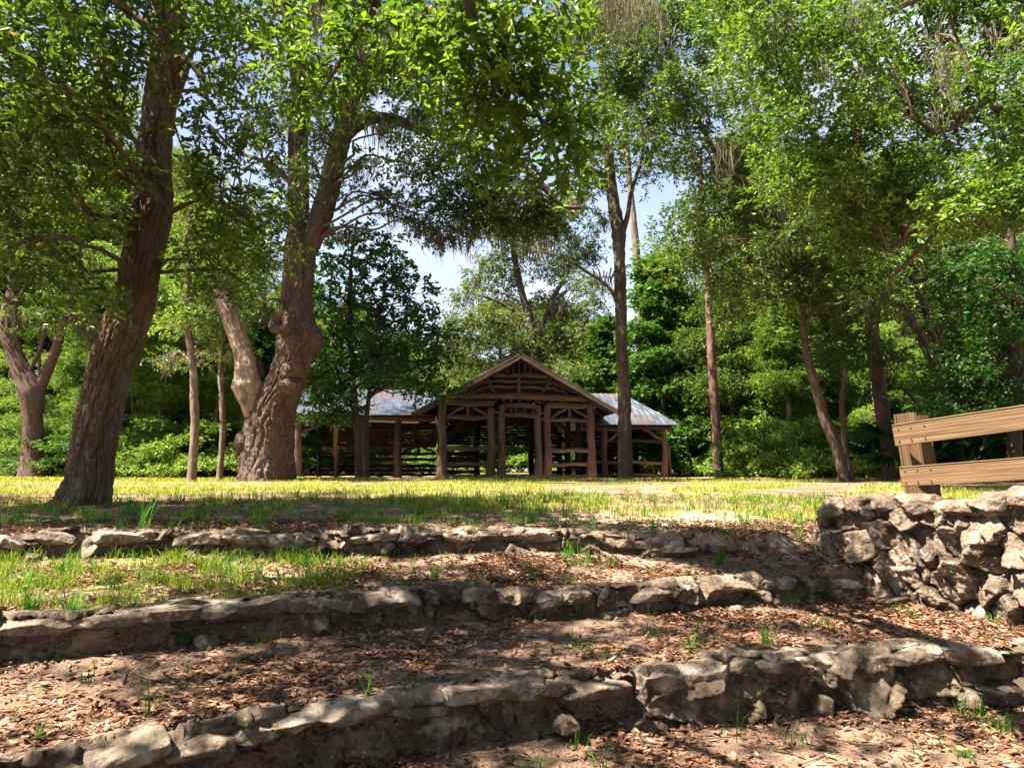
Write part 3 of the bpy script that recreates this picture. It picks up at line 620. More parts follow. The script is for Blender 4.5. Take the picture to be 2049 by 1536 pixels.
# right wing ---------------------------------------------
yr0, yr1 = 2.2, 6.6
roof('roof', (2.4, yr0 - .5, 2.06), (6.45, yr0 - .5, 2.06), (4.75, 4.2, 3.5), (2.4, 4.2, 3.5)); roof('roof', (6.45, yr1 + .7, 2.06), (2.4, yr1 + .7, 2.06), (2.4, 4.2, 3.503), (4.75, 4.2, 3.503))
roof('roof', (6.45, yr0 - .5, 2.06), (6.45, yr1 + .7, 2.06), (4.75, 4.21, 3.5), (4.75, 4.19, 3.5))
for x in (3.55, 5.95): lg('post', (x, yr0, -.1), (x, yr0, 2.0), .12, .1, flare=.05)
lg('post', (6.35, yr0 + .6, -.1), (6.2, yr0 + .3, 1.3), .06)
for x in (3.6, 4.8, 5.95): lg('post', (x, yr1, -.1), (x, yr1, 2.0), .11, mat='log_dark')
for y in (yr0, yr1): lg('beam', (2.7, y, 1.98), (6.2, y, 1.98), .1, mat='log_dark')
lg('beam', (5.95, yr0, 1.95), (5.95, yr1, 1.95), .09, mat='log_dark')
for x0, x1 in ((2.75, 3.45), (3.65, 5.85)):
    lg('rail', (x0, yr0, .62), (x1, yr0, .6), .065); lg('rail', (x0, yr0, .12), (x1, yr0, .12), .065); lg('rail', (x0, yr0, 1.45), (x1, yr0, 1.45), .06, mat='log_dark')
lg('brace', (5.85, yr0, 1.5), (5.1, yr0, 1.95), .06); lg('brace', (3.65, yr0, 1.4), (4.3, yr0, 1.92), .06)
for x0, x1 in ((3.6, 4.8), (4.8, 5.95)):
    for z in (.3, .6, .95): lg('rail', (x0, yr1, z), (x1, yr1, z), .06, mat='log_dark', n=8)
    xm = (x0 + x1) / 2; lg('brace', (x0, yr1, 1.0), (xm, yr1, 1.6), .05, mat='log_dark', n=8); lg('brace', (x1, yr1, 1.0), (xm, yr1, 1.6), .05, mat='log_dark', n=8)
for y in (yr0 + 1.2, yr0 + 2.8): lg('rail', (5.95, y - 1.1, .6), (5.95, y + 1.3, .6), .06, mat='log_dark', n=8)
mb = MB()                                            # dirt floor slab inside, a little proud of the lawn
box(mb, (0, 3.9, -.06), (5.6, 7.4, .22)); mb.build('floor', M['ground'], pav, False)

# ------------------------------------------------------------------ trees: trunks, limbs, leaves
def bark_disp(amp, sc=9, st=.25):
    def fn(gc, R_):
        q = gc * np.array([sc, sc, sc * st]); w_ = fbm(gc * 3 + 5, 2) - .5; q = q + w_[..., None] * .8
        a = 1 - np.abs(fbm(q, 2) - .5) * 5.5; b = fbm(gc * sc * 3.2 + 11, 2) - .5; cr_ = 1 - np.abs(fbm(gc * np.array([sc * .8, sc * .8, sc * 1.1]) + 31, 2) - .5) * 7; a = np.maximum(a, np.clip(cr_, 0, 1) * .7)
        return -amp * np.clip(a, 0, 1) ** 2 + amp * .9 * b + amp * .45
    return fn
def leafset(mb, o_, d, up, L, W, hi=True, rnd=0.5, fold=.18):
    n_ = len(o_); side = nrm(np.cross(d, up)); up = np.cross(side, d); L = np.broadcast_to(L, (n_,))[:, None]; W = L * W
    if hi:
        V = np.stack([o_, o_ + d * L * .3 + side * W * .46 + up * L * fold * .5, o_ + d * L * .68 + side * W * .42 + up * L * fold * .35, o_ + d * L - up * L * .12,
                      o_ + d * L * .68 - side * W * .42 + up * L * fold * .35, o_ + d * L * .3 - side * W * .46 + up * L * fold * .5], 1)
        b = (np.arange(n_) * 6)[:, None]; f_ = np.concatenate([b + np.array([0, 3, 2, 1]), b + np.array([0, 5, 4, 3])]); k = 6
    else:
        V = np.stack([o_, o_ + d * L * .45 + side * W * .5, o_ + d * L, o_ + d * L * .45 - side * W * .5 + up * L * .12], 1)
        f_ = (np.arange(n_) * 4)[:, None] + np.array([0, 3, 2, 1]); k = 4
    mb.add(V.reshape(-1, 3), f_, rnd=np.repeat(np.broadcast_to(rnd, (n_,)), k))
def sprays(mb, O, D, L, k, W=.4, hi=True, R=rng, tone=None, spread=.85, wood=None, twr=.003, flat=.6):
    """twigs at O along D, each with k leaves set alternately"""
    n_ = len(O); tl = L * k * .24; t = (np.arange(k) + .5) / k
    Tt = np.broadcast_to(t, (n_, k)); sag = np.array([0, 0, -1.])
    P = O[:, None] + D[:, None] * (Tt * tl)[..., None] + sag * (Tt ** 2 * tl * .25)[..., None] + R.normal(size=(n_, k, 3)) * L * .12
    up = nrm(np.array([0, 0, 1.]) * flat + R.normal(size=(n_, k, 3)) * .45); sd_ = nrm(np.cross(D, np.array([0, 0, 1.]) + R.normal(size=(n_, 3)) * .3))
    sg = np.where(np.arange(k) % 2 == 0, 1., -1.)[None, :, None]
    d = nrm(D[:, None] * .6 + sd_[:, None] * sg * spread + R.normal(size=(n_, k, 3)) * .35 + sag * .1)
    if tone is None: tone = R.random(n_)
    rn_ = np.clip(tone[:, None] * .45 + .5 * R.random((n_, k)), 0, .93); rn_ = np.where(R.random((n_, k)) < .012, 1.0, rn_)
    LL = L * R.uniform(.65, 1.2, (n_, k))
    leafset(mb, P.reshape(-1, 3), d.reshape(-1, 3), up.reshape(-1, 3), LL.ravel(), W, hi, rn_.ravel())
    if wood is not None:
        q = nrm(np.cross(D, R.normal(size=(n_, 3)))) * twr; q2 = nrm(np.cross(D, q)) * twr; e = P[:, -1]
        V = np.stack([O + q, O - q * .5 + q2, O - q * .5 - q2, e], 1).reshape(-1, 3); b = (np.arange(n_) * 4)[:, None]
        ff = np.concatenate([b + np.array([0, 1, 3]), b + np.array([1, 2, 3]), b + np.array([2, 0, 3])]); wood.add(V, ff, gc=V)
def clump(mb, c, r, n_, L, k=8, hi=True, R=rng, W=.4, wood=None, droop=.25, tone=None, shell=2.0, twr=.003):
    u = nrm(R.normal(size=(n_, 3))); rr = R.random(n_) ** (1 / shell); c = np.array(c); r = np.array(r)
    lob = 1 + .35 * (fbm(u * 1.7 + c * 1.3, 2) - .5) * 2
    O = c + u * r * (rr * lob)[:, None]; D = nrm(u * .8 + R.normal(size=(n_, 3)) * .55 + np.array([0, 0, -droop]))
    tb = R.random() * .5 if tone is None else tone
    sprays(mb, O, D, L, k, W, hi, R, np.clip(tb + .5 * (fbm(O * 1.2 + 9, 2)) + R.normal(size=n_) * .1, 0, 1), wood=wood, twr=twr)
def limb(wood, p0, p1, r0, r1, R=rng, sag=.15, n=6, step=.25, wig=.06):
    p0 = np.array(p0, float); p1 = np.array(p1, float); L = np.linalg.norm(p1 - p0); m_ = 5; t = np.linspace(0, 1, m_)[:, None]
    P = p0 + (p1 - p0) * t + np.array([0, 0, 1.]) * (np.sin(t * PI) * L * sag) + R.normal(size=(m_, 3)) * L * wig * np.sin(t * PI)
    P, rr = smoothpath(P, np.linspace(r0, r1, m_), step); tube(wood, P, rr, n, cap=False, seed=R.random() * 20); return P
def moss(mb, pts, n_=22, ln=.7, spread=.12, wd=.02, R=rng):
    pts = np.asarray(pts, float).reshape(-1, 3); N_ = len(pts) * n_; spread *= 1.3; ln *= .75; o_ = np.repeat(pts, n_, 0) + R.normal(size=(N_, 3)) * np.array([spread, spread, spread * .5])
    L = ln * np.repeat(R.uniform(.45, 1.1, len(pts)), n_) * R.uniform(.2, 1.1, N_) ** 1.2; m_ = 7; t = np.linspace(0, 1, m_); a = R.uniform(0, PI, N_); sd_ = np.stack([np.cos(a), np.sin(a), a * 0], -1)
    cen = pts.repeat(n_, 0); pull = (cen - o_) * .5; wv = R.normal(size=(N_, 2)) * .11
    P = o_[:, None] + pull[:, None] * t[None, :, None] + np.array([0, 0, -1.]) * (L[:, None] * t[None])[..., None]
    P[..., 0] += wv[:, :1] * np.sin(t * 7 + a[:, None]) * L[:, None] * t; P[..., 1] += wv[:, 1:] * np.cos(t * 4 + a[:, None]) * L[:, None]
    w_ = wd * (1 - t * .8) * R.uniform(.5, 1.3, (N_, 1)); A_ = P + sd_[:, None] * w_[..., None]; B_ = P - sd_[:, None] * w_[..., None]
    V = np.stack([A_, B_], 2).reshape(-1, 3); b = (np.arange(N_) * m_ * 2)[:, None, None] + (np.arange(m_ - 1) * 2)[None, :, None]
    mb.add(V, (b + np.array([0, 1, 3, 2])).reshape(-1, 4), rnd=np.repeat(R.random(N_), m_ * 2))
DM = 3.6; RM = 1.0
class Tree:
    def __init__(s, name, loc, label, cat='tree', group=None, seed=1):
        s.root = empty(name, tuple(loc), label, cat, group); s.loc = np.array(loc, float); s.wood = MB(); s.leaf = MB(); s.moss = MB(); s.paths = []; s.R = np.random.default_rng(seed)
    def trunk(s, pts, rad, n=12, step=.2, disp=None, lump=.06, seed=0, reg=True):
        P, r = smoothpath(pts, rad, step); tube(s.wood, P, r, n, disp, seed=seed, lump=lump); 
        if reg: s.paths.append((P, r))
        return P
    def clumps(s, cl, L, dens=40, k=8, hi=True, W=.4, r0=.05, twigs=True, droop=.25, mossp=0, mossl=.7, tone=None, nb=5, shell=2.0, twr=.003):
        for q in cl:
            c, r = np.array(q[0], float), np.array(q[1], float) * RM; n_ = int(DM * (q[2] if len(q) > 2 else 1) * dens * (r[0] * r[1] + r[0] * r[2] + r[1] * r[2]) / 3 / (L / .1) ** 2)
            if s.paths:
                best = None
                for P, rr in s.paths:
                    d = np.linalg.norm(P - c, axis=1) + 1.2 * np.maximum(0, P[:, 2] - c[2] + .1); i = int(np.argmin(d))
                    if best is None or d[i] < best[0]: best = (d[i], P[i], rr[i])
                rr0 = min(best[2] * .6, r0); Pl = limb(s.wood, best[1], c, rr0, rr0 * .35, s.R)
            else: Pl = np.array([c]); rr0 = r0
            if twigs:
                for _ in range(nb):
                    u = nrm(s.R.normal(size=3)); e = c + u * r * s.R.uniform(.5, .95); Pt = limb(s.wood, Pl[s.R.integers(max(0, len(Pl) * 2 // 3), len(Pl))], e, rr0 * .35, rr0 * .08, s.R, .05, 5, .3, .1)
                    if s.R.random() < mossp: moss(s.moss, Pt[::3] if len(Pt) > 3 else Pt[-1:], 16, mossl * s.R.uniform(.6, 1.2), .12, .016, s.R)
            clump(s.leaf, c, r, n_, L, k, hi, s.R, W, s.wood if twigs and twr else None, droop, tone, shell, twr)
    def build(s, bark, leafm, mossm='moss'):
        for mb_, nm, mt_ in ((s.wood, 'trunk', bark), (s.leaf, 'crown', leafm), (s.moss, 'hanging_moss', mossm)):
            if mb_.n: mb_.v = [v - s.loc for v in mb_.v]; mb_.build(nm, M[mt_], s.root, nm == 'trunk')
        return s.root
def C(px, py, Yd, rx, ry, dens=1.0):
    return (at(px, py, Yd), (rx * pxm(Yd), rx * pxm(Yd), ry * pxm(Yd)), dens)
def tr(pxs, Yd): # [(px, py, width_px[, depth])] -> points, radii
    P = []; r = []
    for q in pxs: d = q[3] if len(q) > 3 else Yd; P.append(at(q[0], q[1], d)); r.append(q[2] / 2 * pxm(d))
    return np.array(P), np.array(r)
def gz(x, y): return float(ground(x, y))
def rclumps(R, n_, lo, hi_, r, dens=1.0):
    return [(R.uniform(lo, hi_), tuple(np.array(r) * R.uniform(.75, 1.3)), dens) for _ in range(n_)]
# ---- 1. leaning oak in front, left
T1 = Tree('leaning_oak', at(165, 1012, 11), 'thick furrowed oak leaning right, in front on the left of the lawn', 'tree', seed=11)
P1, r1 = tr([(160, 1030, 125), (167, 1008, 104), (180, 960, 95), (187, 892, 94), (215, 755, 92), (242, 677, 96), (267, 600, 93), (288, 500, 86), (301, 440, 88), (306, 410, 84), (308, 370, 78), (309, 300, 74), (321, 200, 71), (334, 100, 72), (343, 0, 72), (352, -150, 64), (345, -330, 52), (350, -560, 36)], 11)
r1 *= .86; r1[0] *= 1.15
def flare1(gc, R_):
    th = np.arctan2(gc[..., 1], gc[..., 0]); s_ = gc[..., 2] - gc[..., 2].min()
    return bark_disp(.045, 13, .13)(gc, R_) + .12 * np.exp(-s_ / .4) * (np.abs(np.sin(th * 2.5 + .6)) - .25) 
T1.trunk(P1, r1, 260, .02, flare1, lump=.02)
# side branches seen in the picture
for a in ([(352, 120, 20), (380, 125, 16), (420, 170, 12), (450, 165, 8)], [(318, 60, 22), (250, 20, 16), (180, -40, 12)], [(300, 390, 18), (250, 350, 12), (190, 330, 8), (130, 300, 5)],
          [(345, 210, 22), (375, 130, 14), (395, 60, 10), (420, -30, 8)], [(310, 330, 14), (240, 250, 9), (160, 190, 6), (80, 150, 4)], [(330, 430, 14), (400, 400, 8), (470, 420, 6), (530, 470, 4)]):
    T1.trunk(*tr(a, 10.6), 10, .1, lump=.1)
cl1 = [C(60, 60, 8, 140, 90), C(210, 110, 9, 110, 100), C(60, 230, 8.5, 110, 90), C(180, 250, 9.5, 90, 100), C(60, 390, 9, 90, 80, .8), C(170, 420, 10, 90, 90, .9), C(70, 520, 10, 110, 60, .8), C(170, 580, 10, 80, 45, .7),
       C(210, 0, 8.5, 140, 60), C(430, 80, 9, 80, 90, .7), C(490, 150, 9.5, 60, 60, .6), C(400, 250, 10, 60, 90, .7), C(380, 400, 10, 60, 90, .9), C(440, 330, 10, 60, 90, .6), C(470, 460, 10.5, 80, 70, .9), C(400, 520, 10.5, 60, 60, .8), C(540, 40, 8.5, 70, 60, .7),
       C(250, 340, 10.2, 70, 60, .6), C(120, 640, 11, 50, 25, .5), C(-80, 300, 9, 120, 250), C(480, 560, 11, 60, 40, .6)]
cl1 += [C(520, 300, 10, 40, 40, .5), C(560, 500, 11, 50, 40, .6), C(20, 150, 7, 90, 120, 1), C(120, 20, 7, 120, 60, .9)]
cl1 = [(c_ + np.array([0, 1.7, .35]) if 235 < 1024 + c_[0] / c_[1] * F < 365 else c_, r_, q_) for c_, r_, q_ in cl1]
cl1 += [C(430, 20, 10, 80, 60, .9), C(500, 230, 10.5, 60, 50, .7), C(540, 400, 11.5, 50, 50, .8), C(440, 400, 10.5, 60, 60, .8), C(560, 60, 10, 60, 70, .7), C(410, 180, 10, 50, 60, .8), C(230, 360, 12.5, 60, 60, .8), C(200, 180, 12.5, 70, 60, .8), C(30, 500, 8, 60, 50, .8)]
T1.clumps(cl1, .115, dens=105, k=8, W=.42, r0=.04)
R = np.random.default_rng(23)
up1 = rclumps(R, 12, (-12, -1.8, 6.8), (-1, 6.0, 9.5), (1.15, 1.15, .5), 2.2) + rclumps(R, 38, (-14, 6.8, 8.3), (-5.4, 10.2, 10.5), (1.1, .9, .5), 1.6)  # unseen upper crown, shaped to cast the shadows on steps and lawn
DM = 3.2
T1.clumps(up1, .15, dens=62, k=7, W=.45, r0=.10, hi=False, twigs=True, nb=3, twr=0)
T1.build('bark_brown', 'leaf_near'); DM = 3.6
# ---- 2. tree whose bough hangs over the steps (trunk outside the picture)
T2 = Tree('overhanging_oak', (-3.6, -2.2, -.1), 'bright sunlit leafy bough hanging down at the top centre', 'tree', seed=5)
T2.trunk([(-3.6, -2.2, -.3), (-3.5, -2.0, 2.5), (-3.1, -1.2, 5.5), (-2.6, .5, 8.2)], [.36, .3, .26, .18], 12, .2)
T2.trunk([(-3.1, -1.2, 5.5), (-.5, -4.5, 7), (3, -7, 7.6), (8, -8, 8)], [.2, .15, .1, .05], 8, .3); T2.trunk([(-3.2, -1.5, 5), (-6, -5, 6.5), (-8, -9, 7.5)], [.18, .12, .05], 8, .3)
up2b = rclumps(R, 80, (-12, -14, 4), (12, -1.5, 10.5), (2.3, 2.3, 1.0))  # unseen canopy behind the camera, added to block skylight from the steps
DM = 2.5; T2.clumps(up2b, .34, dens=60, k=7, hi=False, nb=1, W=.5, r0=.12, twr=0); DM = 3.6
T2.trunk([(-2.9, -.6, 6.8), (-1.8, 1.8, 7.2), (-.6, 4.2, 6.6), tuple(at(950, 60, 6.2)), tuple(at(1060, 200, 6.5)), tuple(at(1120, 330, 6.8))], [.14, .12, .09, .05, .022, .01], 9, .15)
T2.trunk([(-.6, 4.2, 6.6), tuple(at(760, -30, 6.6)), tuple(at(700, 90, 7.2)), tuple(at(640, 190, 7.6))], [.08, .045, .025, .01], 8, .15)
cl2 = [C(880, 40, 6.4, 130, 70), C(1010, 90, 6.2, 110, 80, 1.1), C(1100, 130, 6.6, 70, 70), C(960, 190, 6.6, 110, 80), C(1090, 240, 6.5, 100, 80, 1.1), C(1150, 320, 7.0, 60, 60), C(1020, 310, 7, 80, 50, .8), C(760, 40, 7, 90, 70), C(690, 120, 7.6, 90, 80, .8), C(620, 190, 7.8, 60, 70, .6), C(640, 40, 7.5, 70, 60, .7), C(1120, 30, 6.2, 60, 50), C(870, 150, 7, 80, 60, .7), C(1165, 400, 7.3, 30, 25, .6), C(800, 130, 7.4, 70, 60, .5)]
cl2 += [C(560, 120, 7.6, 50, 60, .6), C(940, 290, 7.4, 60, 40, .6), C(1140, 220, 6.8, 50, 60, .8), C(1060, 30, 6.0, 80, 50, 1), C(980, 130, 6.4, 90, 70, .8)]
T2.clumps(cl2, .108, dens=125, k=8, W=.42, r0=.03)
up2 = rclumps(R, 8, (-7, 0, 6.0), (0, 5, 8.5), (1.0, 1.0, .45), 2)
DM = 2.5
T2.clumps(up2, .15, dens=58, k=7, hi=False, nb=3, W=.45, r0=.1, twr=0)
T2.build('bark_grey', 'leaf_bright'); DM = 3.6
# ---- 3. big burled oak
T3 = Tree('burled_oak', at(535, 968, 22), 'massive old oak with burls and a sawn-off bare limb, left of the pavilion', 'tree', seed=9)
bd = bark_disp(.08, 7, .18)
def flare3(gc, R_):
    th = np.arctan2(gc[..., 1], gc[..., 0]); s_ = gc[..., 2] - gc[..., 2].min()
    return bd(gc, R_) + .16 * np.exp(-s_ / .6) * (np.sin(th * 4 + 1)) + .04 * (fbm(gc * .9, 2) - .5)
T3.trunk(*tr([(533, 985, 122), (533, 960, 104), (536, 910, 97), (539, 860, 97), (549, 810, 88), (572, 765, 72), (587, 720, 70), (596, 680, 82), (592, 645, 74), (592, 600, 62), (597, 560, 60), (601, 500, 62), (606, 470, 60)], 22), 220, .035, flare3, .03)
T3.trunk(*tr([(598, 490, 46), (597, 430, 44), (597, 350, 40), (597, 290, 40), (601, 200, 38), (600, 130, 36), (585, 50, 32), (560, -20, 30), (520, -150, 22), (480, -280, 14)], 22), 40, .08, bark_disp(.05, 5, .2))
T3.trunk(*tr([(612, 500, 46), (636, 450, 46), (655, 390, 44), (672, 320, 42), (690, 250, 40), (706, 170, 38), (718, 100, 34), (724, 40, 26), (740, -60, 20), (760, -250, 12)], 22), 40, .08, bark_disp(.05, 5, .2))
T3.trunk(*tr([(690, 270, 32), (712, 250, 32), (745, 236, 26), (790, 240, 22), (850, 262, 20), (910, 285, 19), (970, 303, 17, 21.5), (1040, 330, 14, 21), (1090, 375, 11, 21), (1130, 412, 9, 21), (1175, 415, 7, 21)], 22), 20, .1, bark_disp(.03, 5, .3))
T3.trunk(*tr([(585, 70, 20), (640, 10, 14), (700, -60, 10)], 22), 10, .2); T3.trunk(*tr([(640, 70, 6), (560, 60, 12), (480, 20, 14), (380, -30, 8)], 22), 10, .2)
T3.trunk(*tr([(597, 380, 14), (540, 330, 10), (470, 300, 7), (420, 250, 5)], 22), 8, .2)
cl3 = [C(620, 120, 21, 70, 80, .9), C(560, 260, 21.5, 50, 70, .5), C(650, 260, 20, 50, 60, .7), C(600, 380, 20.5, 45, 70, .5), C(560, 430, 21, 40, 50, .5), C(780, 120, 21, 80, 70, .55), C(850, 190, 20.5, 80, 60, .7), C(940, 230, 20.5, 70, 50, .8), C(830, 330, 20.5, 70, 45, .55), C(900, 380, 21, 80, 55, .95), C(970, 400, 21, 80, 60, 1.1), C(1040, 430, 21, 60, 45, .9), C(1100, 440, 21, 60, 30, .8), C(880, 460, 21, 60, 25, .6), C(760, 400, 21, 50, 40, .5), C(1000, 340, 20.5, 60, 40, .7), C(720, 330, 21, 40, 40, .5), C(500, 420, 21, 40, 50, .4), C(640, -40, 21, 140, 70, .8), C(860, 20, 22, 110, 80, .7), C(480, 30, 21.5, 80, 70, .5), C(1150, 400, 21.5, 40, 35, .8), C(500, 600, 20.5, 50, 25, .5)]
cl3 += [C(800, 270, 20, 60, 30, .5), C(870, 290, 20, 60, 36, .8), C(940, 320, 20, 60, 40, .8), C(1020, 380, 20, 60, 40, 1), C(760, 330, 20, 40, 30, .4), C(600, 200, 20, 50, 60, .8), C(700, 200, 20, 50, 60, .8), C(620, 330, 20, 40, 50, .6), C(520, 250, 21, 40, 60, .5)]
T3.clumps(rclumps(R, 9, (-13, 17, 15), (-5, 24, 20), (2, 2, 1)), .32, dens=70, k=7, W=.45, hi=False, nb=1, r0=.1, twr=0)  # high crown mostly out of view, added to cut down skylight
cl3 += [C(760 + i_ * 47, 60 + (i_ * 83) % 170, 23, 50, 34, .7) for i_ in range(9)] + [C(480 + i_ * 40, 150 + (i_ * 97) % 260, 23.5, 40, 34, .55) for i_ in range(6)] + [C(800 + i_ * 38, 400 + (i_ * 31) % 70, 21, 44, 22, .9) for i_ in range(9)]
T3.clumps(cl3, .16, dens=140, k=8, W=.42, r0=.05, mossp=.4, mossl=1.0, hi=False)
moss(T3.moss, [at(x, y, 21.8) for x, y in ((770, 245), (790, 250), (755, 245), (730, 150), (760, 120), (800, 60), (790, 120), (825, 130), (700, 60), (850, 80), (760, 40), (830, 40))], 60, 1.7, .22, .022, T3.R)
moss(T3.moss, [at(x, y, 19.3) for x, y in ((790, 60), (815, 90), (835, 60), (860, 120), (745, 95), (640, 20), (905, 60))], 90, 2.0, .22, .02, T3.R)
moss(T3.moss, [at(x, y, 21) for x, y in ((880, 470), (930, 470), (1000, 460), (1050, 465), (690, 470), (960, 310), (900, 290))], 40, 1.2, .2, .02, T3.R)
r3 = T3.build('bark_oak', 'leaf_oak')
def sub(mbx, name, mt_, root, smooth=True): off_ = np.array(root.location); mbx.v = [v - off_ for v in mbx.v]; return mbx.build(name, M[mt_], root, smooth)
mb = MB(); P, r = tr([(497, 835, 16), (500, 805, 42), (495, 772, 60), (494, 750, 48), (489, 715, 38), (477, 675, 36), (462, 635, 36), (446, 600, 34), (432, 573, 30)], 21.7); P, r = smoothpath(P, r, .05)
tube(mb, P, r, 60, lambda gc, R_: bark_disp(.035, 5, .2)(gc, R_) + .05 * (fbm(gc * 2, 2) - .5), seed=2)
e = P[-1]
for k in range(9):
    a = k / 9 * 2 * PI; q = e + np.array([math.cos(a) * .17, math.sin(a) * .15, -.1]); h = .12 + .25 * random.random() + (.18 if math.cos(a) > .2 else 0); tube(mb, [q, q + (-.02, 0, h * .6), q + (-.07, 0, h)], [.07, .05, .008], 6)
sub(mb, 'broken_limb', 'bare_wood', r3)
for px_, py_, rw, rh, hol in ((567, 648, 25, 24, 1), (585, 742, 25, 18, 0), (583, 772, 24, 20, 0), (626, 682, 20, 34, 0), (486, 885, 17, 28, 0), (513, 745, 16, 26, 0)):
    dz_ = 21.2 if px_ in (567, 585, 583) else 21.9; c = at(px_, py_, dz_); s_ = pxm(dz_); V = ICO5[0]
    q = V * (rw * s_, rw * s_ * 1.0, rh * s_); dd = 1 + .5 * (fbm(V * 1.6 + px_, 3) - .5) + .16 * (fbm(V * 9 + px_, 3) - .5) - .42 * np.abs(fbm(V * 4.5 + px_, 3) - .5)
    if hol:
        k_ = np.clip(1 - np.linalg.norm(V - nrm(np.array([-.3, -1, .15])), axis=1) / .75, 0, 1); dd = dd - 1.25 * k_ ** 1.1 + .25 * np.exp(-((np.linalg.norm(V - nrm(np.array([-.3, -1, .15])), axis=1) - .85) / .2) ** 2)
    mb = MB(); mb.add(q * dd[:, None] + c, ICO5[1], gc=q + 3); sub(mb, 'burl', 'bark_oak', r3)
# ---- 4. tall slender tree in front of the pavilion
T4 = Tree('slender_tree', at(1252, 957, 25), 'tall slender forked tree standing in front of the right end of the pavilion', 'tree', seed=14)
T4.trunk(*tr([(1252, 975, 36), (1252, 950, 28), (1250, 880, 26), (1249, 800, 25), (1244, 700, 23), (1242, 600, 22), (1239, 520, 24), (1238, 470, 28), (1232, 430, 26), (1225, 390, 22), (1220, 340, 20), (1216, 250, 18), (1205, 120, 15), (1200, -20, 10)], 25), 50, .07, bark_disp(.045, 7, .2), .05)
for a in ([(1242, 478, 14), (1256, 430, 10), (1262, 390, 8), (1280, 330, 7), (1300, 250, 5)], [(1238, 612, 9), (1222, 580, 7), (1200, 560, 6), (1175, 545, 6), (1150, 528, 5), (1120, 515, 4), (1090, 503, 3)], [(1202, 561, 4), (1198, 540, 3), (1190, 525, 2)], [(1220, 360, 10), (1170, 330, 7), (1130, 330, 4)], [(1150, 528, 4), (1140, 500, 3), (1110, 470, 2)]): T4.trunk(*tr(a, 25), 8, .15)
T4.clumps([C(1175, 500, 25, 38, 26, 1.3), C(1140, 525, 25, 30, 16, .8), C(1200, 440, 25, 40, 30, .6), C(1180, 350, 25, 70, 50, .7), C(1290, 330, 25, 60, 60, .7), C(1150, 470, 25, 50, 18, .5), C(1180, 240, 24, 70, 60, .7), C(1260, 180, 25, 70, 70, .7), C(1200, 60, 25, 90, 60, .8), C(1110, 420, 25, 40, 20, .4)], .13, dens=105, hi=False, mossp=.5, mossl=.9, r0=.04)
moss(T4.moss, [at(x, y, 24.6) for x, y in ((1190, 10), (1210, 20), (1230, 0), (1250, 10), (1270, 5), (1180, 0), (1300, 20), (1240, 60), (1290, 60), (1100, 490), (1212, 550))], 60, 1.6, .25, .025, T4.R)
T4.build('bark_grey', 'leaf_dark')
# ---- 5. dark layered tree left of the gable
T5 = Tree('dark_layered_tree', at(716, 962, 24.3), 'dark layered broad-leaved tree half hiding the left wing of the pavilion', 'tree', seed=15)
T5.trunk(*tr([(718, 965, 16), (716, 880, 14), (708, 780, 13), (700, 680, 11), (700, 580, 9), (705, 500, 6), (715, 440, 4)], 24.3), 14, .15, bark_disp(.02, 9, .2))
T5.trunk(*tr([(735, 962, 11), (733, 850, 10), (742, 760, 8), (755, 660, 7), (770, 580, 5)], 24.6), 10, .15); T5.trunk(*tr([(690, 770, 8), (670, 700, 7), (660, 620, 6), (665, 540, 4)], 24.3), 8, .15)
cl5 = []
R = np.random.default_rng(41)
for y_ in np.arange(455, 850, 27):
    tq = (y_ - 440) / 400; xl = 650 - 20 * math.sin(tq * 3); xr = 770 + 130 * math.sin(min(1, tq * 1.25) * PI * .55)
    if y_ > 790: xr = 905 - (y_ - 790) * 1.4; xl = 615
    x_ = xl + R.uniform(0, 30)
    while x_ < xr: cl5.append(C(x_, y_ + R.uniform(-8, 8) + (14 if x_ > xr - 40 else 0), R.uniform(23.2, 25.2), R.uniform(28, 44), R.uniform(7, 11), 1.15)); x_ += R.uniform(34, 62)
cl5 = [c for c in cl5 if not (735 < 1024 + c[0][0] / c[0][1] * F < 850 and c[0][2] < 4.35 and R.random() < .92)]
cl5 += [C(R.uniform(600, 700), R.uniform(770, 830), R.uniform(23, 24.5), 34, 8, .8) for _ in range(6)] + [C(R.uniform(820, 895), R.uniform(760, 815), R.uniform(23, 24.5), 30, 8, .8) for _ in range(4)]
T5.clumps(cl5, .17, dens=88, k=7, hi=True, W=.55, r0=.035, nb=2, droop=.35, twr=0)
T5.build('bark_dark', 'leaf_dark')
# ---- 6. big branches and bright crowns of the right-hand trees
T6 = Tree('spreading_oak', at(2330, 1000, 14), 'sunlit yellow-green oak crown filling the upper right, with one long level limb', 'tree', seed=16)
T6.trunk(*tr([(2330, 1020, 100), (2310, 900, 84), (2290, 700, 76), (2250, 400, 66), (2200, 100, 52), (2150, -200, 36)], 14), 20, .2, bark_disp(.04, 7, .2))
T6.trunk([tuple(at(2250, 400, 14)), (12.5, 9, 8.2), (11, 3, 9), (9, -3, 9.5)], [.22, .16, .12, .05], 8, .3)
DM = 6; T6.clumps(rclumps(R, 50, (6, -5, 7.5), (16, 5, 12.0), (2.0, 2.0, .9)), .32, dens=40, k=7, W=.45, hi=False, nb=1, r0=.1, twr=0); DM = 3.6  # unseen overhead crown, added to keep out skylight from the right
T6.trunk(*tr([(2260, 520, 30), (2150, 470, 24), (2049, 450, 21), (1980, 444, 18), (1900, 448, 17), (1850, 458, 14), (1810, 478, 11), (1778, 505, 9)], 14), 16, .1, bark_disp(.02, 9, .3))
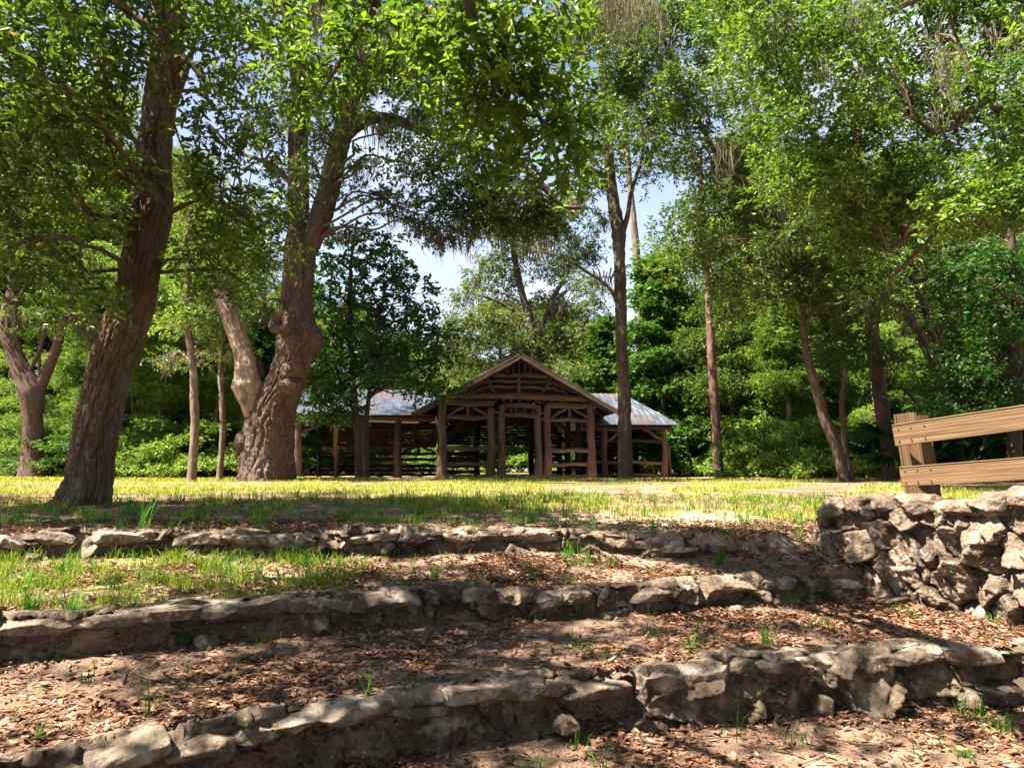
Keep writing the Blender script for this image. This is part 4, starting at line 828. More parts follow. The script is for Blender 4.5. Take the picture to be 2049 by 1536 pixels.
T6.trunk(*tr([(1875, 462, 9), (1850, 490, 9), (1815, 525, 8), (1780, 560, 5)], 14), 8, .1); T6.trunk(*tr([(2240, 300, 30), (2050, 250, 20), (1960, 180, 16), (1920, 90, 12)], 14), 12, .15); T6.trunk(*tr([(1975, 200, 14), (1900, 260, 9), (1850, 250, 7), (1790, 160, 4)], 14), 8, .15)
T6.trunk(*tr([(2200, 60, 26), (1950, -30, 20), (1750, 40, 14), (1600, 150, 9), (1560, 250, 6)], 14.5), 10, .15); T6.trunk(*tr([(1830, 240, 7), (1810, 180, 5), (1770, 110, 4)], 13), 8, .15)
cl6 = []; R = np.random.default_rng(61)
for y_ in np.arange(-30, 420, 62):
    for x_ in np.arange(1420, 2120, 72):
        edge = 1480 + max(0, (y_ - 120)) * .75
        if x_ < edge and R.random() < .65: continue
        cl6.append(C(x_ + R.uniform(-25, 25), y_ + R.uniform(-22, 22), R.uniform(12.5, 16.5), R.uniform(42, 62), R.uniform(30, 44), R.uniform(.5, 1.1)))
cl6 += [C(1700, 480, 14.5, 50, 35, .8), C(1730, 430, 14, 60, 30, .7), C(1960, 410, 13, 70, 30, .8), C(2030, 380, 12.5, 60, 40)]
DM = 6; RM = 1.3
T6.clumps(cl6, .135, dens=100, k=8, W=.42, r0=.03, nb=4, mossp=.12, mossl=.7, hi=False)
moss(T6.moss, [at(x, y, 12.3) for x, y in ((1870, 100), (1885, 130), (1900, 110), (1895, 170), (1990, 60), (1860, 60), (1700, 10), (1720, 30), (1745, 20), (1735, 70), (1640, 120), (1560, 40), (1880, 220))], 26, 1.2, .13, .008, T6.R)
T6.build('bark_brown', 'leaf_yellow')
T7 = Tree('shaded_oak', at(1610, 965, 21), 'darker mossy oak crown hanging behind the bright one, with a bare pale branch', 'tree', seed=17)
T7.trunk(*tr([(1690, 975, 30), (1688, 950, 22), (1672, 890, 20), (1655, 850, 19), (1640, 800, 18), (1624, 745, 17), (1612, 700, 13), (1605, 620, 14), (1590, 520, 15), (1560, 420, 14), (1520, 250, 12), (1480, 60, 10), (1440, -100, 8)], 21), 40, .08, bark_disp(.035, 8, .2), .1)
T7.trunk(*tr([(1500, 268, 8), (1530, 292, 8), (1565, 320, 7), (1585, 352, 6), (1570, 362, 3), (1540, 370, 2)], 20), 10, .1); T7.trunk(*tr([(1545, 305, 3), (1580, 300, 2), (1620, 298, 1)], 20), 6, .1)
T7.trunk(*tr([(1560, 400, 10), (1450, 330, 10), (1380, 200, 9), (1320, 60, 8)], 21), 10, .2); T7.trunk(*tr([(1380, 210, 9), (1330, 130, 8), (1290, 70, 7), (1230, 20, 6)], 21), 8, .2)
cl7 = []
for y_ in np.arange(-30, 640, 62):
    xa = 1230 + max(0, y_ - 430) * .9 + (40 if y_ > 340 else 0); xb = 1560 if y_ < 300 else 1800
    for x_ in np.arange(xa, xb, 66):
        if R.random() < .12 or (1375 < x_ < 1440 and y_ > 470) or (x_ < 1340 and y_ > 330): continue
        cl7.append(C(x_ + R.uniform(-25, 25), y_ + R.uniform(-20, 20), R.uniform(18, 23), R.uniform(38, 54), R.uniform(26, 40), R.uniform(.5, 1.1)))
cl7 += [C(1100 + R.uniform(0, 120), R.uniform(0, 120), 23, 50, 35, .6) for _ in range(3)]
T7.clumps(cl7, .145, dens=105, k=8, W=.42, r0=.04, nb=3, mossp=.3, mossl=1.1, hi=False)
moss(T7.moss, [at(x, y, 17.6) for x, y in ((1175, -20), (1195, 0), (1215, -15), (1235, 5), (1255, -10), (1275, 10), (1295, 0), (1320, 30), (1150, 10), (1245, 50), (1500, 60), (1530, 330), (1450, 300), (1620, 360))], 40, 1.9, .2, .012, T7.R)
T7.build('bark_grey', 'leaf_oak'); DM = 4.5; RM = 1.15
# ---- trunks among the right-hand trees
def simple(name, label, base, pxs, Yd, bark, leafm, cl, L=.16, dens=80, seed=1, extra=(), group=None, mossp=0, n_=24, **k):
    T = Tree(name, at(base[0], base[1], Yd), label, 'tree', group, seed=seed); T.trunk(*tr(pxs, Yd), n_, .12, bark_disp(.03, 7, .25), .06)
    for e_ in extra: T.trunk(*tr(e_, Yd), 8, .2)
    if cl: T.clumps(cl, L, dens=dens, hi=False, mossp=mossp, **k)
    return T.build(bark, leafm)
simple('pine_tree', 'straight reddish pine trunk right of the crooked pale one', (1782, 962), [(1785, 975, 42), (1783, 950, 34), (1776, 880, 28), (1765, 820, 27), (1757, 760, 27), (1748, 690, 27), (1741, 620, 26), (1732, 540, 25), (1722, 400, 22), (1710, 200, 18)], 23, 'bark_pine', 'leaf_oak', [C(1700, 620, 23, 60, 40, .8), C(1770, 580, 23, 50, 35, .8), C(1690, 540, 23, 60, 40, .9), C(1800, 500, 23, 60, 40, .7), C(1690, 680, 22, 50, 24, .8), C(1790, 720, 22.5, 45, 18, .8), C(1830, 640, 23, 50, 30, .5)], seed=71, mossp=.3)
simple('thin_oak', 'thin dark stem beside the foot of the crooked pale trunk', (1700, 962), [(1702, 968, 16), (1700, 940, 14), (1692, 900, 12), (1688, 850, 11), (1685, 800, 9), (1690, 740, 7), (1670, 680, 6)], 21.6, 'bark_grey', 'leaf_dark', [C(1720, 780, 22, 50, 14), C(1670, 720, 22, 50, 16), C(1700, 690, 22, 60, 20)], seed=72, nb=2)
simple('pine_tree', 'straight dark pine trunk, thinnest of the tall ones, right of the pavilion', (1438, 962), [(1440, 968, 22), (1438, 940, 19), (1434, 860, 17), (1428, 780, 17), (1423, 700, 16), (1418, 600, 14), (1412, 520, 12), (1405, 440, 11), (1400, 300, 9)], 27, 'bark_pine', 'leaf_oak', [C(1400, 480, 27, 50, 30, .5), C(1430, 560, 27, 40, 30, .4), C(1450, 640, 28, 40, 30, .5), C(1390, 420, 27, 50, 30, .8)], seed=73, mossp=.3)
simple('leaning_tree', 'dark forked tree leaning left behind the guard rail', (1905, 905), [(1912, 965, 26), (1905, 900, 22), (1893, 820, 20), (1880, 760, 19), (1855, 700, 18), (1830, 650, 18), (1805, 610, 16), (1782, 575, 15), (1768, 500, 12), (1750, 400, 9)], 24, 'bark_grey', 'leaf_oak', [C(1860, 560, 24, 60, 26, .5), C(1900, 610, 24, 50, 26, .5), C(1820, 520, 24, 60, 30, .8), C(1920, 500, 24, 70, 34, .9), C(1990, 520, 23, 70, 40, .9)], seed=74, mossp=.4,
       extra=([(1876, 745, 13), (1872, 690, 14), (1850, 620, 13), (1830, 570, 12), (1812, 525, 10), (1800, 450, 8)], [(1878, 690, 10), (1895, 620, 8), (1905, 560, 7), (1925, 500, 5)], [(1870, 860, 8), (1830, 800, 6), (1800, 770, 4)]))
# dark broadleaf mass at the right edge
T8 = Tree('dark_broadleaf_tree', at(2030, 975, 19), 'very dark leafy tree at the right edge behind the guard rail', 'tree', seed=18)
T8.trunk(*tr([(2035, 990, 30), (2030, 900, 26), (2032, 700, 24), (2030, 560, 18), (2020, 440, 12)], 19), 16, .15, bark_disp(.03, 7, .2))
cl8 = []
for y_ in np.arange(500, 860, 26):
    for x_ in np.arange(1925 if y_ < 700 else 1900, 2100, 52):
        cl8.append(C(x_ + R.uniform(-20, 20), y_ + R.uniform(-10, 10), R.uniform(18, 21), R.uniform(32, 50), R.uniform(9, 15), R.uniform(.7, 1.2)))
T8.clumps(cl8, .15, dens=95, k=7, W=.5, hi=False, r0=.04, nb=2, droop=.3, twr=0); T8.build('bark_dark', 'leaf_dark')
# ---- left-hand trees
simple('multi_stem_oak', 'mossy oak forking low at the far left edge', (68, 958), [(66, 965, 60), (66, 900, 40), (65, 830, 36), (62, 785, 50), (45, 745, 36), (25, 700, 30), (12, 640, 24), (25, 580, 20), (30, 500, 16)], 27, 'bark_oak', 'leaf_olive',
       [C(60, 480, 27, 90, 60), C(140, 540, 27, 80, 50, .8), C(30, 620, 27, 60, 40, .6), C(120, 640, 28, 50, 40, .6), C(30, 350, 27, 100, 80), C(150, 400, 27, 90, 70), C(190, 650, 27, 40, 50, .5), C(100, 250, 28, 120, 70), C(0, 200, 28, 100, 80), C(200, 200, 28, 100, 80, .8)], seed=75, mossp=1, mossl=1.6, dens=75,
       extra=([(75, 785, 26), (95, 740, 22), (115, 690, 18), (128, 640, 15), (150, 580, 10), (160, 500, 8)], [(55, 760, 16), (35, 690, 14), (28, 620, 10), (60, 560, 8)], [(60, 740, 10), (80, 700, 8), (95, 640, 6)]))
for i, (lab, px_, Yd, w_, lean) in enumerate((('pale slim trunk of a cedar left of the burled oak', 384, 21.5, 16, -8), ('thinner pale cedar stem close beside the burled oak', 440, 22.5, 11, 12), )):
    simple('cedar_tree', lab, (px_, 966), [(px_, 972, w_ * 1.5), (px_, 950, w_ * 1.1), (px_ + 6, 850, w_), (px_ + 2, 740, w_ * .9), (px_ + lean, 650, w_ * .8), (px_ + lean * 1.2, 560, w_ * .7), (px_ + lean, 450, w_ * .5)], Yd, 'bark_pale', 'leaf_yellow' if i == 0 else 'leaf_olive',
           [C(px_ + lean - 20, 650, Yd, 55, 22, .7), C(px_ + lean + 30, 630, Yd, 50, 20, .7), C(px_ + lean, 600, Yd, 50, 24, .6), C(px_ + 45, 700, Yd + .5, 40, 20, .4), C(px_ - 50, 720, Yd + 1, 40, 20, .4), C(px_ + lean, 520, Yd, 60, 40, .6), C(px_ + lean, 440, Yd, 60, 40, .6)], .1, 85, seed=80 + i, mossp=.5, nb=4)
# mossy oak behind the gable
T9 = Tree('mossy_oak', at(1075, 955, 42), 'tall open oak hung with moss, rising behind the pavilion gable', 'tree', seed=19)
T9.trunk(*tr([(1085, 955, 26), (1080, 800, 22), (1070, 700, 20), (1060, 640, 16), (1045, 590, 14), (1030, 520, 12), (1020, 450, 9)], 42), 14, .3, bark_disp(.05, 4, .3)); T9.trunk(*tr([(1070, 700, 13), (1090, 640, 11), (1110, 590, 9), (1130, 560, 7)], 42), 10, .3)
T9.trunk(*tr([(1062, 650, 8), (1010, 610, 7), (960, 590, 5)], 42), 8, .3)
cl9 = [C(x_, y_, 42 + R.uniform(-2.5, 2.5), R.uniform(32, 50), R.uniform(13, 24), R.uniform(.7, 1.1)) for x_, y_ in
       [(930, 590), (960, 560), (990, 520), (925, 640), (970, 630), (1010, 580), (1020, 480), (1040, 450), (1060, 500), (1010, 640), (1050, 620), (1100, 540), (1130, 510), (1160, 560), (1190, 590), (1180, 620), (1140, 630), (1100, 600), (1090, 660), (1040, 680), (1000, 690), (950, 690), (1130, 680), (1160, 700), (1180, 740), (1120, 740), (1060, 730), (980, 740), (920, 730), (900, 690), (940, 770), (1090, 470), (1100, 430), (990, 450), (1200, 770), (1170, 660), (910, 660), (1020, 540), (880, 750)]]
T9.clumps(cl9, .2, dens=120, k=8, hi=False, r0=.08, mossp=.35, mossl=1.3, nb=3)
moss(T9.moss, [at(x, y, 41) for x, y in ((940, 510), (1065, 500), (955, 625), (1040, 640), (1110, 610), (1050, 470), (990, 660))], 50, 1.7, .5, .04, T9.R)
T9.build('bark_grey', 'leaf_olive')
# pale pine behind
simple('pine_tree', 'tall pale pine trunk behind the slender forked tree', (1290, 950), [(1296, 960, 20), (1290, 800, 18), (1283, 690, 17), (1280, 600, 16), (1273, 500, 15), (1265, 420, 14), (1258, 350, 12), (1250, 200, 10), (1244, 40, 8)], 44, 'bark_pale', 'leaf_oak', [C(1240, 200, 44, 50, 30, .6), C(1270, 120, 44, 50, 30, .6), C(1240, 60, 44, 60, 40, .7), C(1300, 680, 44, 14, 20, .8)], .2, 60, seed=91)
DM = 7; RM = 1.2
# ------------------------------------------------------------------ prototypes for the wood behind
def proto(name, kind, seed):
    R = np.random.default_rng(seed); T = Tree(name, (0, 0, 0), 'x', 'tree', 'trees of the wood behind the lawn', seed=seed)
    if kind == 'broad':      # 16 m, foliage from 2 m
        T.trunk([(0, 0, -.3), (.1, 0, 3), (-.2, .2, 7), (.2, 0, 12), (0, 0, 15)], [.35, .28, .22, .12, .04], 10, .4)
        cl = []
        for _ in range(52):
            z = R.uniform(2.2, 15.5); w_ = 4.6 * math.sin(min(1, (z + 1.5) / 16.5) * PI) ** .6; a = R.uniform(0, 2 * PI); q = w_ * R.uniform(.35, 1); cl.append(((math.cos(a) * q, math.sin(a) * q, z), (R.uniform(1, 1.7), R.uniform(1, 1.7), R.uniform(.4, .8)), R.uniform(.6, 1.1)))
        T.clumps(cl, .22, dens=90, k=8, hi=False, nb=2, r0=.07, twr=0, mossp=.5, mossl=1.4)
    elif kind == 'fresh':    # 13 m conical
        T.trunk([(0, 0, -.3), (0, .1, 5), (.1, 0, 12.5)], [.22, .15, .03], 8, .4); cl = []
        for _ in range(60):
            z = 1 + 12 * R.random() ** .9; w_ = 3.3 * (1 - z / 13.5) + .25; a = R.uniform(0, 2 * PI); q = w_ * R.uniform(.4, 1); cl.append(((math.cos(a) * q, math.sin(a) * q, z), (R.uniform(.6, 1.1), R.uniform(.6, 1.1), R.uniform(.3, .5)), 1))
        T.clumps(cl, .24, dens=150, k=7, hi=False, W=.62, nb=1, r0=.05, twr=0)
    elif kind == 'cedar':    # 12 m feathery
        T.trunk([(0, 0, -.3), (.15, 0, 4), (-.1, .1, 8), (0, 0, 12)], [.17, .13, .09, .02], 8, .4); cl = []
        for _ in range(60):
            z = R.uniform(.8, 12); w_ = 2.6 * (1 - z / 13) + .3; a = R.uniform(0, 2 * PI); q = w_ * R.uniform(.3, 1); cl.append(((math.cos(a) * q, math.sin(a) * q, z), (R.uniform(.6, 1.2), R.uniform(.6, 1.2), R.uniform(.2, .4)), 1))
        T.clumps(cl, .15, dens=95, k=10, hi=False, W=.28, nb=2, r0=.035, twr=0, mossp=.35, mossl=1.0)
    elif kind == 'pine':     # 22 m, crown high
        T.trunk([(0, 0, -.3), (.1, 0, 6), (-.1, .1, 13), (.1, 0, 21)], [.3, .25, .2, .06], 9, .5); cl = []
        for _ in range(30): z = R.uniform(12, 22); a = R.uniform(0, 2 * PI); q = R.uniform(.4, 3.2) * (1 - (z - 12) / 14); cl.append(((math.cos(a) * q, math.sin(a) * q, z), (1.1, 1.1, .45), 1))
        T.clumps(cl, .26, dens=80, k=9, hi=False, W=.2, nb=2, r0=.06, twr=0)
    elif kind == 'bush':     # 2.6 m
        T.trunk([(0, 0, -.1), (.2, .1, .7), (.5, .2, 1.6)], [.05, .04, .02], 6, .2); T.trunk([(0, 0, -.1), (-.2, .1, .7), (-.6, -.2, 1.6)], [.05, .04, .02], 6, .2); cl = []
        for _ in range(15): z = R.uniform(.25, 2.5); a = R.uniform(0, 2 * PI); q = R.uniform(.1, 1.7) * (1.25 - z / 3.4); cl.append(((math.cos(a) * q, math.sin(a) * q, z), (R.uniform(.35, .8), R.uniform(.35, .8), R.uniform(.07, .16)), R.uniform(.5, 1)))
        T.clumps(cl, .12, dens=95, k=7, hi=False, W=.5, nb=1, r0=.02, twr=0)
    elif kind == 'slim':     # 12 m bare pale stem with thin layers
        T.trunk([(0, 0, -.3), (R.uniform(-.3, .3), 0, 3), (R.uniform(-.5, .5), .1, 7), (R.uniform(-.3, .3), 0, 12)], [.13, .105, .08, .03], 8, .4, bark_disp(.01, 9, .3)); cl = []
        for _ in range(17): z = 12 * R.random() ** .75; z = max(z, 2.2); a = R.uniform(0, 2 * PI); q = R.uniform(.3, 1.9); cl.append(((math.cos(a) * q, math.sin(a) * q, z), (R.uniform(.6, 1.1), R.uniform(.6, 1.1), R.uniform(.15, .35)), R.uniform(.5, 1)))
        T.clumps(cl, .14, dens=75, k=8, hi=False, W=.42, nb=2, r0=.03, twr=0, mossp=.35, mossl=.9)
    r = T.build({'broad': 'bark_grey', 'fresh': 'bark_dark', 'cedar': 'bark_pale', 'pine': 'bark_pine', 'bush': 'bark_dark', 'slim': 'bark_pale'}[kind], {'broad': 'leaf_oak', 'fresh': 'leaf_fresh', 'cedar': 'leaf_yellow', 'pine': 'leaf_olive', 'bush': ('leaf_fresh', 'leaf_yellow')[seed % 2], 'slim': 'leaf_yellow'}[kind])
    return r
HT = {'broad': 16, 'fresh': 13.2, 'cedar': 12.3, 'pine': 22.3, 'bush': 2.6, 'slim': 12.0}
pr = {k: [proto({'broad': 'broadleaf_tree', 'fresh': 'conical_tree', 'cedar': 'cedar_tree', 'pine': 'pine_tree', 'bush': 'leafy_bush', 'slim': 'slender_tree'}[k], k, 300 + i * 7 + j) for j in range(2 if k in ('broad', 'bush', 'slim') else 1)] for i, k in enumerate(HT)}
used = set(); counts = {}
WHERE = [(150, 'at the far left edge'), (330, 'behind the leaning front oak'), (470, 'between the two big oaks on the left'), (640, 'behind the burled oak'), (880, 'behind the left wing of the pavilion'), (1220, 'behind the pavilion gable'), (1400, 'behind the right wing of the pavilion'), (1620, 'right of the pavilion'), (1820, 'behind the crooked pale trunk'), (3000, 'behind the guard rail at the right')]
KIND = {'broad': ('broadleaf tree', 'tree'), 'fresh': ('conical tree', 'tree'), 'cedar': ('cedar', 'tree'), 'pine': ('pine', 'tree'), 'bush': ('bush', 'bush'), 'slim': ('slim-stemmed tree', 'tree')}
ORD = ['first', 'second', 'third', 'fourth', 'fifth', 'sixth', 'seventh', 'eighth', 'ninth', 'tenth', 'eleventh', 'twelfth']
placed = []
def place(kind, px_, Yd, top, var=0, wd=1.0):
    src = pr[kind][var % len(pr[kind])]; o_ = src if src.name not in used else copy_tree(src); used.add(src.name)
    b = at(px_, 940, Yd); z = gz(b[0], Yd); h = at(px_, top, Yd)[2] - z; s_ = h / HT[kind]
    o_.location = (b[0], Yd, z - .05); o_.scale = (s_ * wd, s_ * wd, s_); o_.rotation_euler = (0, 0, random.random() * 6.28)
    placed.append((o_, kind, px_, Yd))
R = np.random.default_rng(99)
# row by row: (kind, pixel column, depth, pixel row of the top)
for q in [('fresh', 1330, 35, 515), ('fresh', 1385, 39, 600), ('fresh', 1215, 40, 640), ('cedar', 1180, 46, 690), ('broad', 1330, 50, 640),
          ('broad', -60, 46, 250), ('broad', 110, 52, 180), ('cedar', 170, 31, 560), ('broad', 230, 60, 330), ('cedar', 250, 34, 520), ('cedar', 320, 33, 560), ('broad', 340, 58, 400), ('cedar', 405, 36, 520), ('fresh', 500, 40, 620), ('broad', 470, 52, 470), ('broad', 590, 46, 560), ('cedar', 610, 38, 640),
          ('broad', 700, 48, 600), ('broad', 800, 55, 660), ('cedar', 860, 48, 690), ('broad', 900, 60, 690), ('broad', 1000, 56, 600), ('broad', 1100, 60, 600),
          ('broad', 1470, 33, 560), ('broad', 1540, 42, 420), ('broad', 1480, 58, 540), ('cedar', 1580, 30, 600), ('broad', 1640, 38, 430), ('broad', 1720, 48, 470), ('cedar', 1760, 30, 640), ('broad', 1830, 40, 560), ('cedar', 1850, 29, 700), ('broad', 1900, 50, 430), ('broad', 1990, 34, 400), ('broad', 2080, 42, 300), ('broad', 1400, 70, 660), ('pine', 1560, 50, 330), ('pine', 1680, 45, 300), ('pine', 290, 55, 300), ('broad', 20, 60, 300), ('broad', 420, 70, 560), ('broad', 1220, 75, 690),
          ('broad', 560, 75, 600), ('broad', 750, 75, 690), ('broad', 1600, 70, 480), ('broad', 1780, 68, 480), ('broad', 160, 70, 380), ('broad', 1970, 65, 380), ('broad', 2200, 55, 300), ('broad', -200, 52, 300), ('broad', 1310, 62, 700), ('broad', 960, 80, 720)]:
    place(*q, var=R.integers(2), wd=1.15 if q[0] == 'broad' else 1.2)
# low storey
for px_ in list(range(-60, 470, 75)) + list(range(620, 900, 60)) + [1170, 1230, 1375] + list(range(1440, 2090, 62)):
    place('bush', px_ + R.uniform(-15, 15), R.uniform(29, 40) if not 600 < px_ < 1400 else R.uniform(38, 44), R.uniform(830, 915), R.integers(2), R.uniform(1.0, 1.6))
for px_ in list(range(-40, 470, 36)) + list(range(1390, 2080, 44)): place('slim', px_ + R.uniform(-18, 18), R.uniform(28, 46), R.uniform(380, 700), R.integers(2), R.uniform(.9, 1.3))
for px_ in range(-100, 2200, 150): place('bush', px_ + R.uniform(-20, 20), R.uniform(50, 60), R.uniform(825, 865), R.integers(2), 2.0)
for px_, d_, tp in ((100, 28, 850), (150, 27, 860), (45, 29, 870), (1500, 27, 850), (1560, 26.5, 835), (1640, 27.5, 850), (1530, 31, 800), (1830, 26, 830), (1730, 27, 850), (1890, 27, 800)): place('bush', px_, d_, tp, R.integers(2), 1.1)
for px_, d_, tp, kd in ((300, 27, 830, 'bush'), (425, 27.5, 840, 'bush'), (310, 29, 640, 'cedar'), (430, 30, 620, 'cedar'), (350, 38, 560, 'fresh'), (200, 30, 690, 'cedar'), (1510, 36, 260, 'pine'), (1555, 33, 330, 'pine'), (1815, 35, 300, 'pine'), (345, 40, 300, 'pine')): place(kd, px_, d_, tp, R.integers(2), 1.2)
placed.sort(key=lambda q: q[2])
seen = {}
for o_, kind, px_, Yd in placed:
    wz = next(i for i, (a, b) in enumerate(WHERE) if px_ < a); dist = 'nearer' if Yd < 37 else ('farther' if Yd < 52 else 'farthest'); key = (kind, wz, dist); seen.setdefault(key, []).append(o_)
for (kind, wz, dist), lst in seen.items():
    for i, o_ in enumerate(lst):
        ph = f'{dist} {KIND[kind][0]} {WHERE[wz][1]}'
        if len(lst) > 1: ph = (f'{ORD[i]} from left of {dist} ' + KIND[kind][0].replace('tree', 'trees').replace('cedar', 'cedars').replace('pine', 'pines').replace('bush', 'bushes') + f' {WHERE[wz][1]}')
        tag(o_, ph, KIND[kind][1], 'bushes at the edge of the wood' if kind == 'bush' else 'trees of the wood behind the lawn')
# hedge of distant wood closing the view between trunks
hw = MB(); R = np.random.default_rng(4)
for k in range(260):
    a = R.uniform(-.85, .85); Yd = R.uniform(85, 105); x_ = a * Yd; clump(hw, (x_, Yd, R.uniform(1.2, 6) + R.random() * 4 * (abs(a) > .2)), (4, 3, 1.6), 60, .55, 7, False, R, .6, None, .2)
tag(hw.build('distant_woods', M['leaf_oak'], None, False), 'distant mass of woodland closing the view between the trunks', 'woods', kind='stuff')
# palmettos
def palmetto(loc, label, seed, s=1.0):
    R = np.random.default_rng(seed); root = empty('palmetto', tuple(loc), label, 'palmetto', 'palmettos in the undergrowth'); 
    mb = MB(); md = MB()
    for k in range(15):
        a = R.uniform(0, 2 * PI); el = R.uniform(.3, 1.3); d = np.array([math.cos(a) * math.cos(el), math.sin(a) * math.cos(el), math.sin(el)]); L = R.uniform(.8, 1.5) * s
        tip = d * L; tube(md, [(0, 0, 0), tuple(tip * .5 + (0, 0, .05)), tuple(tip)], [.018, .012, .008], 5, cap=False)
        sd_ = nrm(np.cross(d, (0, 0, 1.))); up_ = np.cross(sd_, d); n_ = 22; f_ = np.linspace(-1.9, 1.9, n_)
        D = nrm(d[None] * np.cos(f_)[:, None] + sd_[None] * np.sin(f_)[:, None] + up_[None] * -.25); leafset(mb, np.repeat(tip[None], n_, 0), D, np.repeat(up_[None], n_, 0), R.uniform(.45, .65, n_) * s, .09, True, R.random(n_) * .8)
    md.build('stalks', M['leaf_fresh'], root); mb.build('fronds', M['leaf_dark'], root, False)
palmetto((*at(590, 955, 29)[:2], 1.25), 'palmetto fan clump between the burled oak and the left wing', 1, 1.2)
for i, (px_, d_) in enumerate(((1835, 23), (1930, 21), (1990, 22), (1880, 25))):
    palmetto((at(px_, 940, d_)[0], d_, 1.25), ['palmetto clump just right of the guard rail post', 'palmetto clump behind the middle of the guard rail', 'palmetto clump behind the right end of the guard rail', 'smaller palmetto clump farther back behind the guard rail'][i], 10 + i, 1.5)
# ------------------------------------------------------------------ small things beyond the lawn
def picnic(px_, Yd, label, rz):
    root = empty('picnic_table', (at(px_, 940, Yd)[0], Yd, gz(at(px_, 940, Yd)[0], Yd)), label, 'picnic table', 'picnic tables under the trees', rz)
    mb = MB(); [board(mb, (-.95, y, .75), (.95, y, .75), .13, .04, (0, 0, 1)) for y in np.linspace(-.3, .3, 5)]; mb.build('table_top', M['log_dark'], root, False)
    for y in (-.72, .72): mb = MB(); board(mb, (-.95, y, .44), (.95, y, .44), .25, .04, (0, 0, 1)); mb.build('bench', M['log_dark'], root, False)
    for x in (-.65, .65):
        mb = MB(); board(mb, (x, -.6, 0), (x, -.12, .72), .09, .04, (1, 0, 0)); board(mb, (x, .6, 0), (x, .12, .72), .09, .04, (1, 0, 0)); board(mb, (x + .045, -.8, .39), (x + .045, .8, .39), .09, .04, (1, 0, 0)); mb.build('trestle', M['log_dark'], root, False)
picnic(1590, 32, 'dark picnic table left of the crooked pale trunk', .1); picnic(1725, 30, 'dark picnic table beside the reddish pine foot', -.1); picnic(85, 28, 'low dark picnic table at the far left', .05)
root = empty('concrete_box', (*at(357, 950, 31)[:2], gz(at(357, 950, 31)[0], 31)), 'small pale concrete block beyond the lawn, left of the slim cedar', 'block')
m, n, o = mat_new('concrete'); g = G(n); t = g.node('ShaderNodeTexCoord').outputs['Object']; g.link(g.bsdf(g.ramp(g.noise(t, 6, 5, .6), [(.3, (.4, .36, .32)), (.7, (.62, .57, .52))]), .9, g.noise(t, 40), .3, .01), o.inputs[0]); M['concrete'] = m
mb = MB(); box(mb, (0, 0, .2), (.46, .4, .4)); mb.build('body', m, root, False); mb = MB(); box(mb, (0, 0, .425), (.54, .48, .05)); mb.build('lid', m, root, False)
# ------------------------------------------------------------------ grass, weeds and dead leaves
def scatter(n_, xr, yr, prob, R, per=False):
    if per:   # even in the picture rather than on the ground
        y = 1 / R.uniform(1 / yr[1], 1 / yr[0], n_); x = R.uniform(-.72, .72, n_) * y
    else: x = R.uniform(*xr, n_); y = R.uniform(*yr, n_)
    keep = R.random(n_) < prob(x, y); return x[keep], y[keep]
def blades(mb, x, y, h, wd, R, bend=.5, z=None, rlo=0, rhi=1):
    n_ = len(x); z = ground(x, y) - .01 if z is None else z; a = R.uniform(0, 2 * PI, n_); b = R.uniform(0, 2 * PI, n_); H = h * R.uniform(.5, 1.25, n_); k = bend * R.uniform(.1, 1, n_)
    o_ = np.stack([x, y, z], -1); s_ = np.stack([np.cos(a), np.sin(a), a * 0], -1) * wd / 2; q = np.stack([np.cos(b), np.sin(b), b * 0], -1)
    up = np.array([0, 0, 1.]); p1 = o_ + up * (H * .55)[:, None] + q * (H * k * .25)[:, None]; p2 = o_ + up * (H * (1 - .35 * k))[:, None] + q * (H * k * .85)[:, None]
    V = np.stack([o_ - s_, o_ + s_, p1 + s_ * .8, p1 - s_ * .8, p2], 1).reshape(-1, 3); bb = (np.arange(n_) * 5)[:, None]
    r = np.repeat(R.uniform(rlo, rhi, n_), 5); base = mb.n; mb.add(V, bb + np.array([0, 1, 2, 3]), rnd=r); mb.f[3].append(bb + np.array([3, 2, 4]) + base)
R = np.random.default_rng(12); gb = MB()
ntuft = lambda x, y: fbm(np.stack([x, y, x * 0], -1) * 6, 2)
x, y = scatter(230000, 0, (9, 26), lambda x, y: grassmap(x, y) * (ntuft(x, y) > .45), R, True); blades(gb, x, y, .10, .011, R, .8)
x, y = scatter(60000, 0, (22, 46), lambda x, y: grassmap(x, y), R, True); blades(gb, x, y, .11, .03, R, .8)
x, y = scatter(90000, (-6, 6), (3, 10.5), lambda x, y: grassmap(x, y) * .85 * (ntuft(x, y) > .5), R); blades(gb, x, y, .10, .006, R, 1.0, rhi=.6)
x, y = scatter(60000, (-6.5, -.6), (4, 8.6), lambda x, y: (y > dB(x) + .15) * (y < dC(x) - .02) * sstep(.5, .6, ntuft(x * .6, y * .6)) * sstep(-.6, -2.5, x) * .45, R); blades(gb, x, y, .17, .008, R, 1.2, rhi=.35)
tag(gb.build('grass', M['grass'], None, False), 'short yellow-green grass growing on the lawn and terraces', 'grass', kind='stuff')
wd_ = MB()      # sparse longer weeds, too many to count
cx, cy_ = scatter(3600, (-6.5, 5.5), (3, 13), lambda x, y: np.where(y > dC(x), .28, .10) + .5 * grassmap(x, y) * (y < 12), R)
for a, b in zip(cx, cy_):
    k = R.integers(5, 18); blades(wd_, a + R.normal(size=k) * .04, b + R.normal(size=k) * .04, R.uniform(.08, .24), .008, R, 1.1)
tag(wd_.build('weeds', M['weed'], None, False), 'scattered dark green weeds between the stones and on the terraces', 'weeds', kind='stuff')
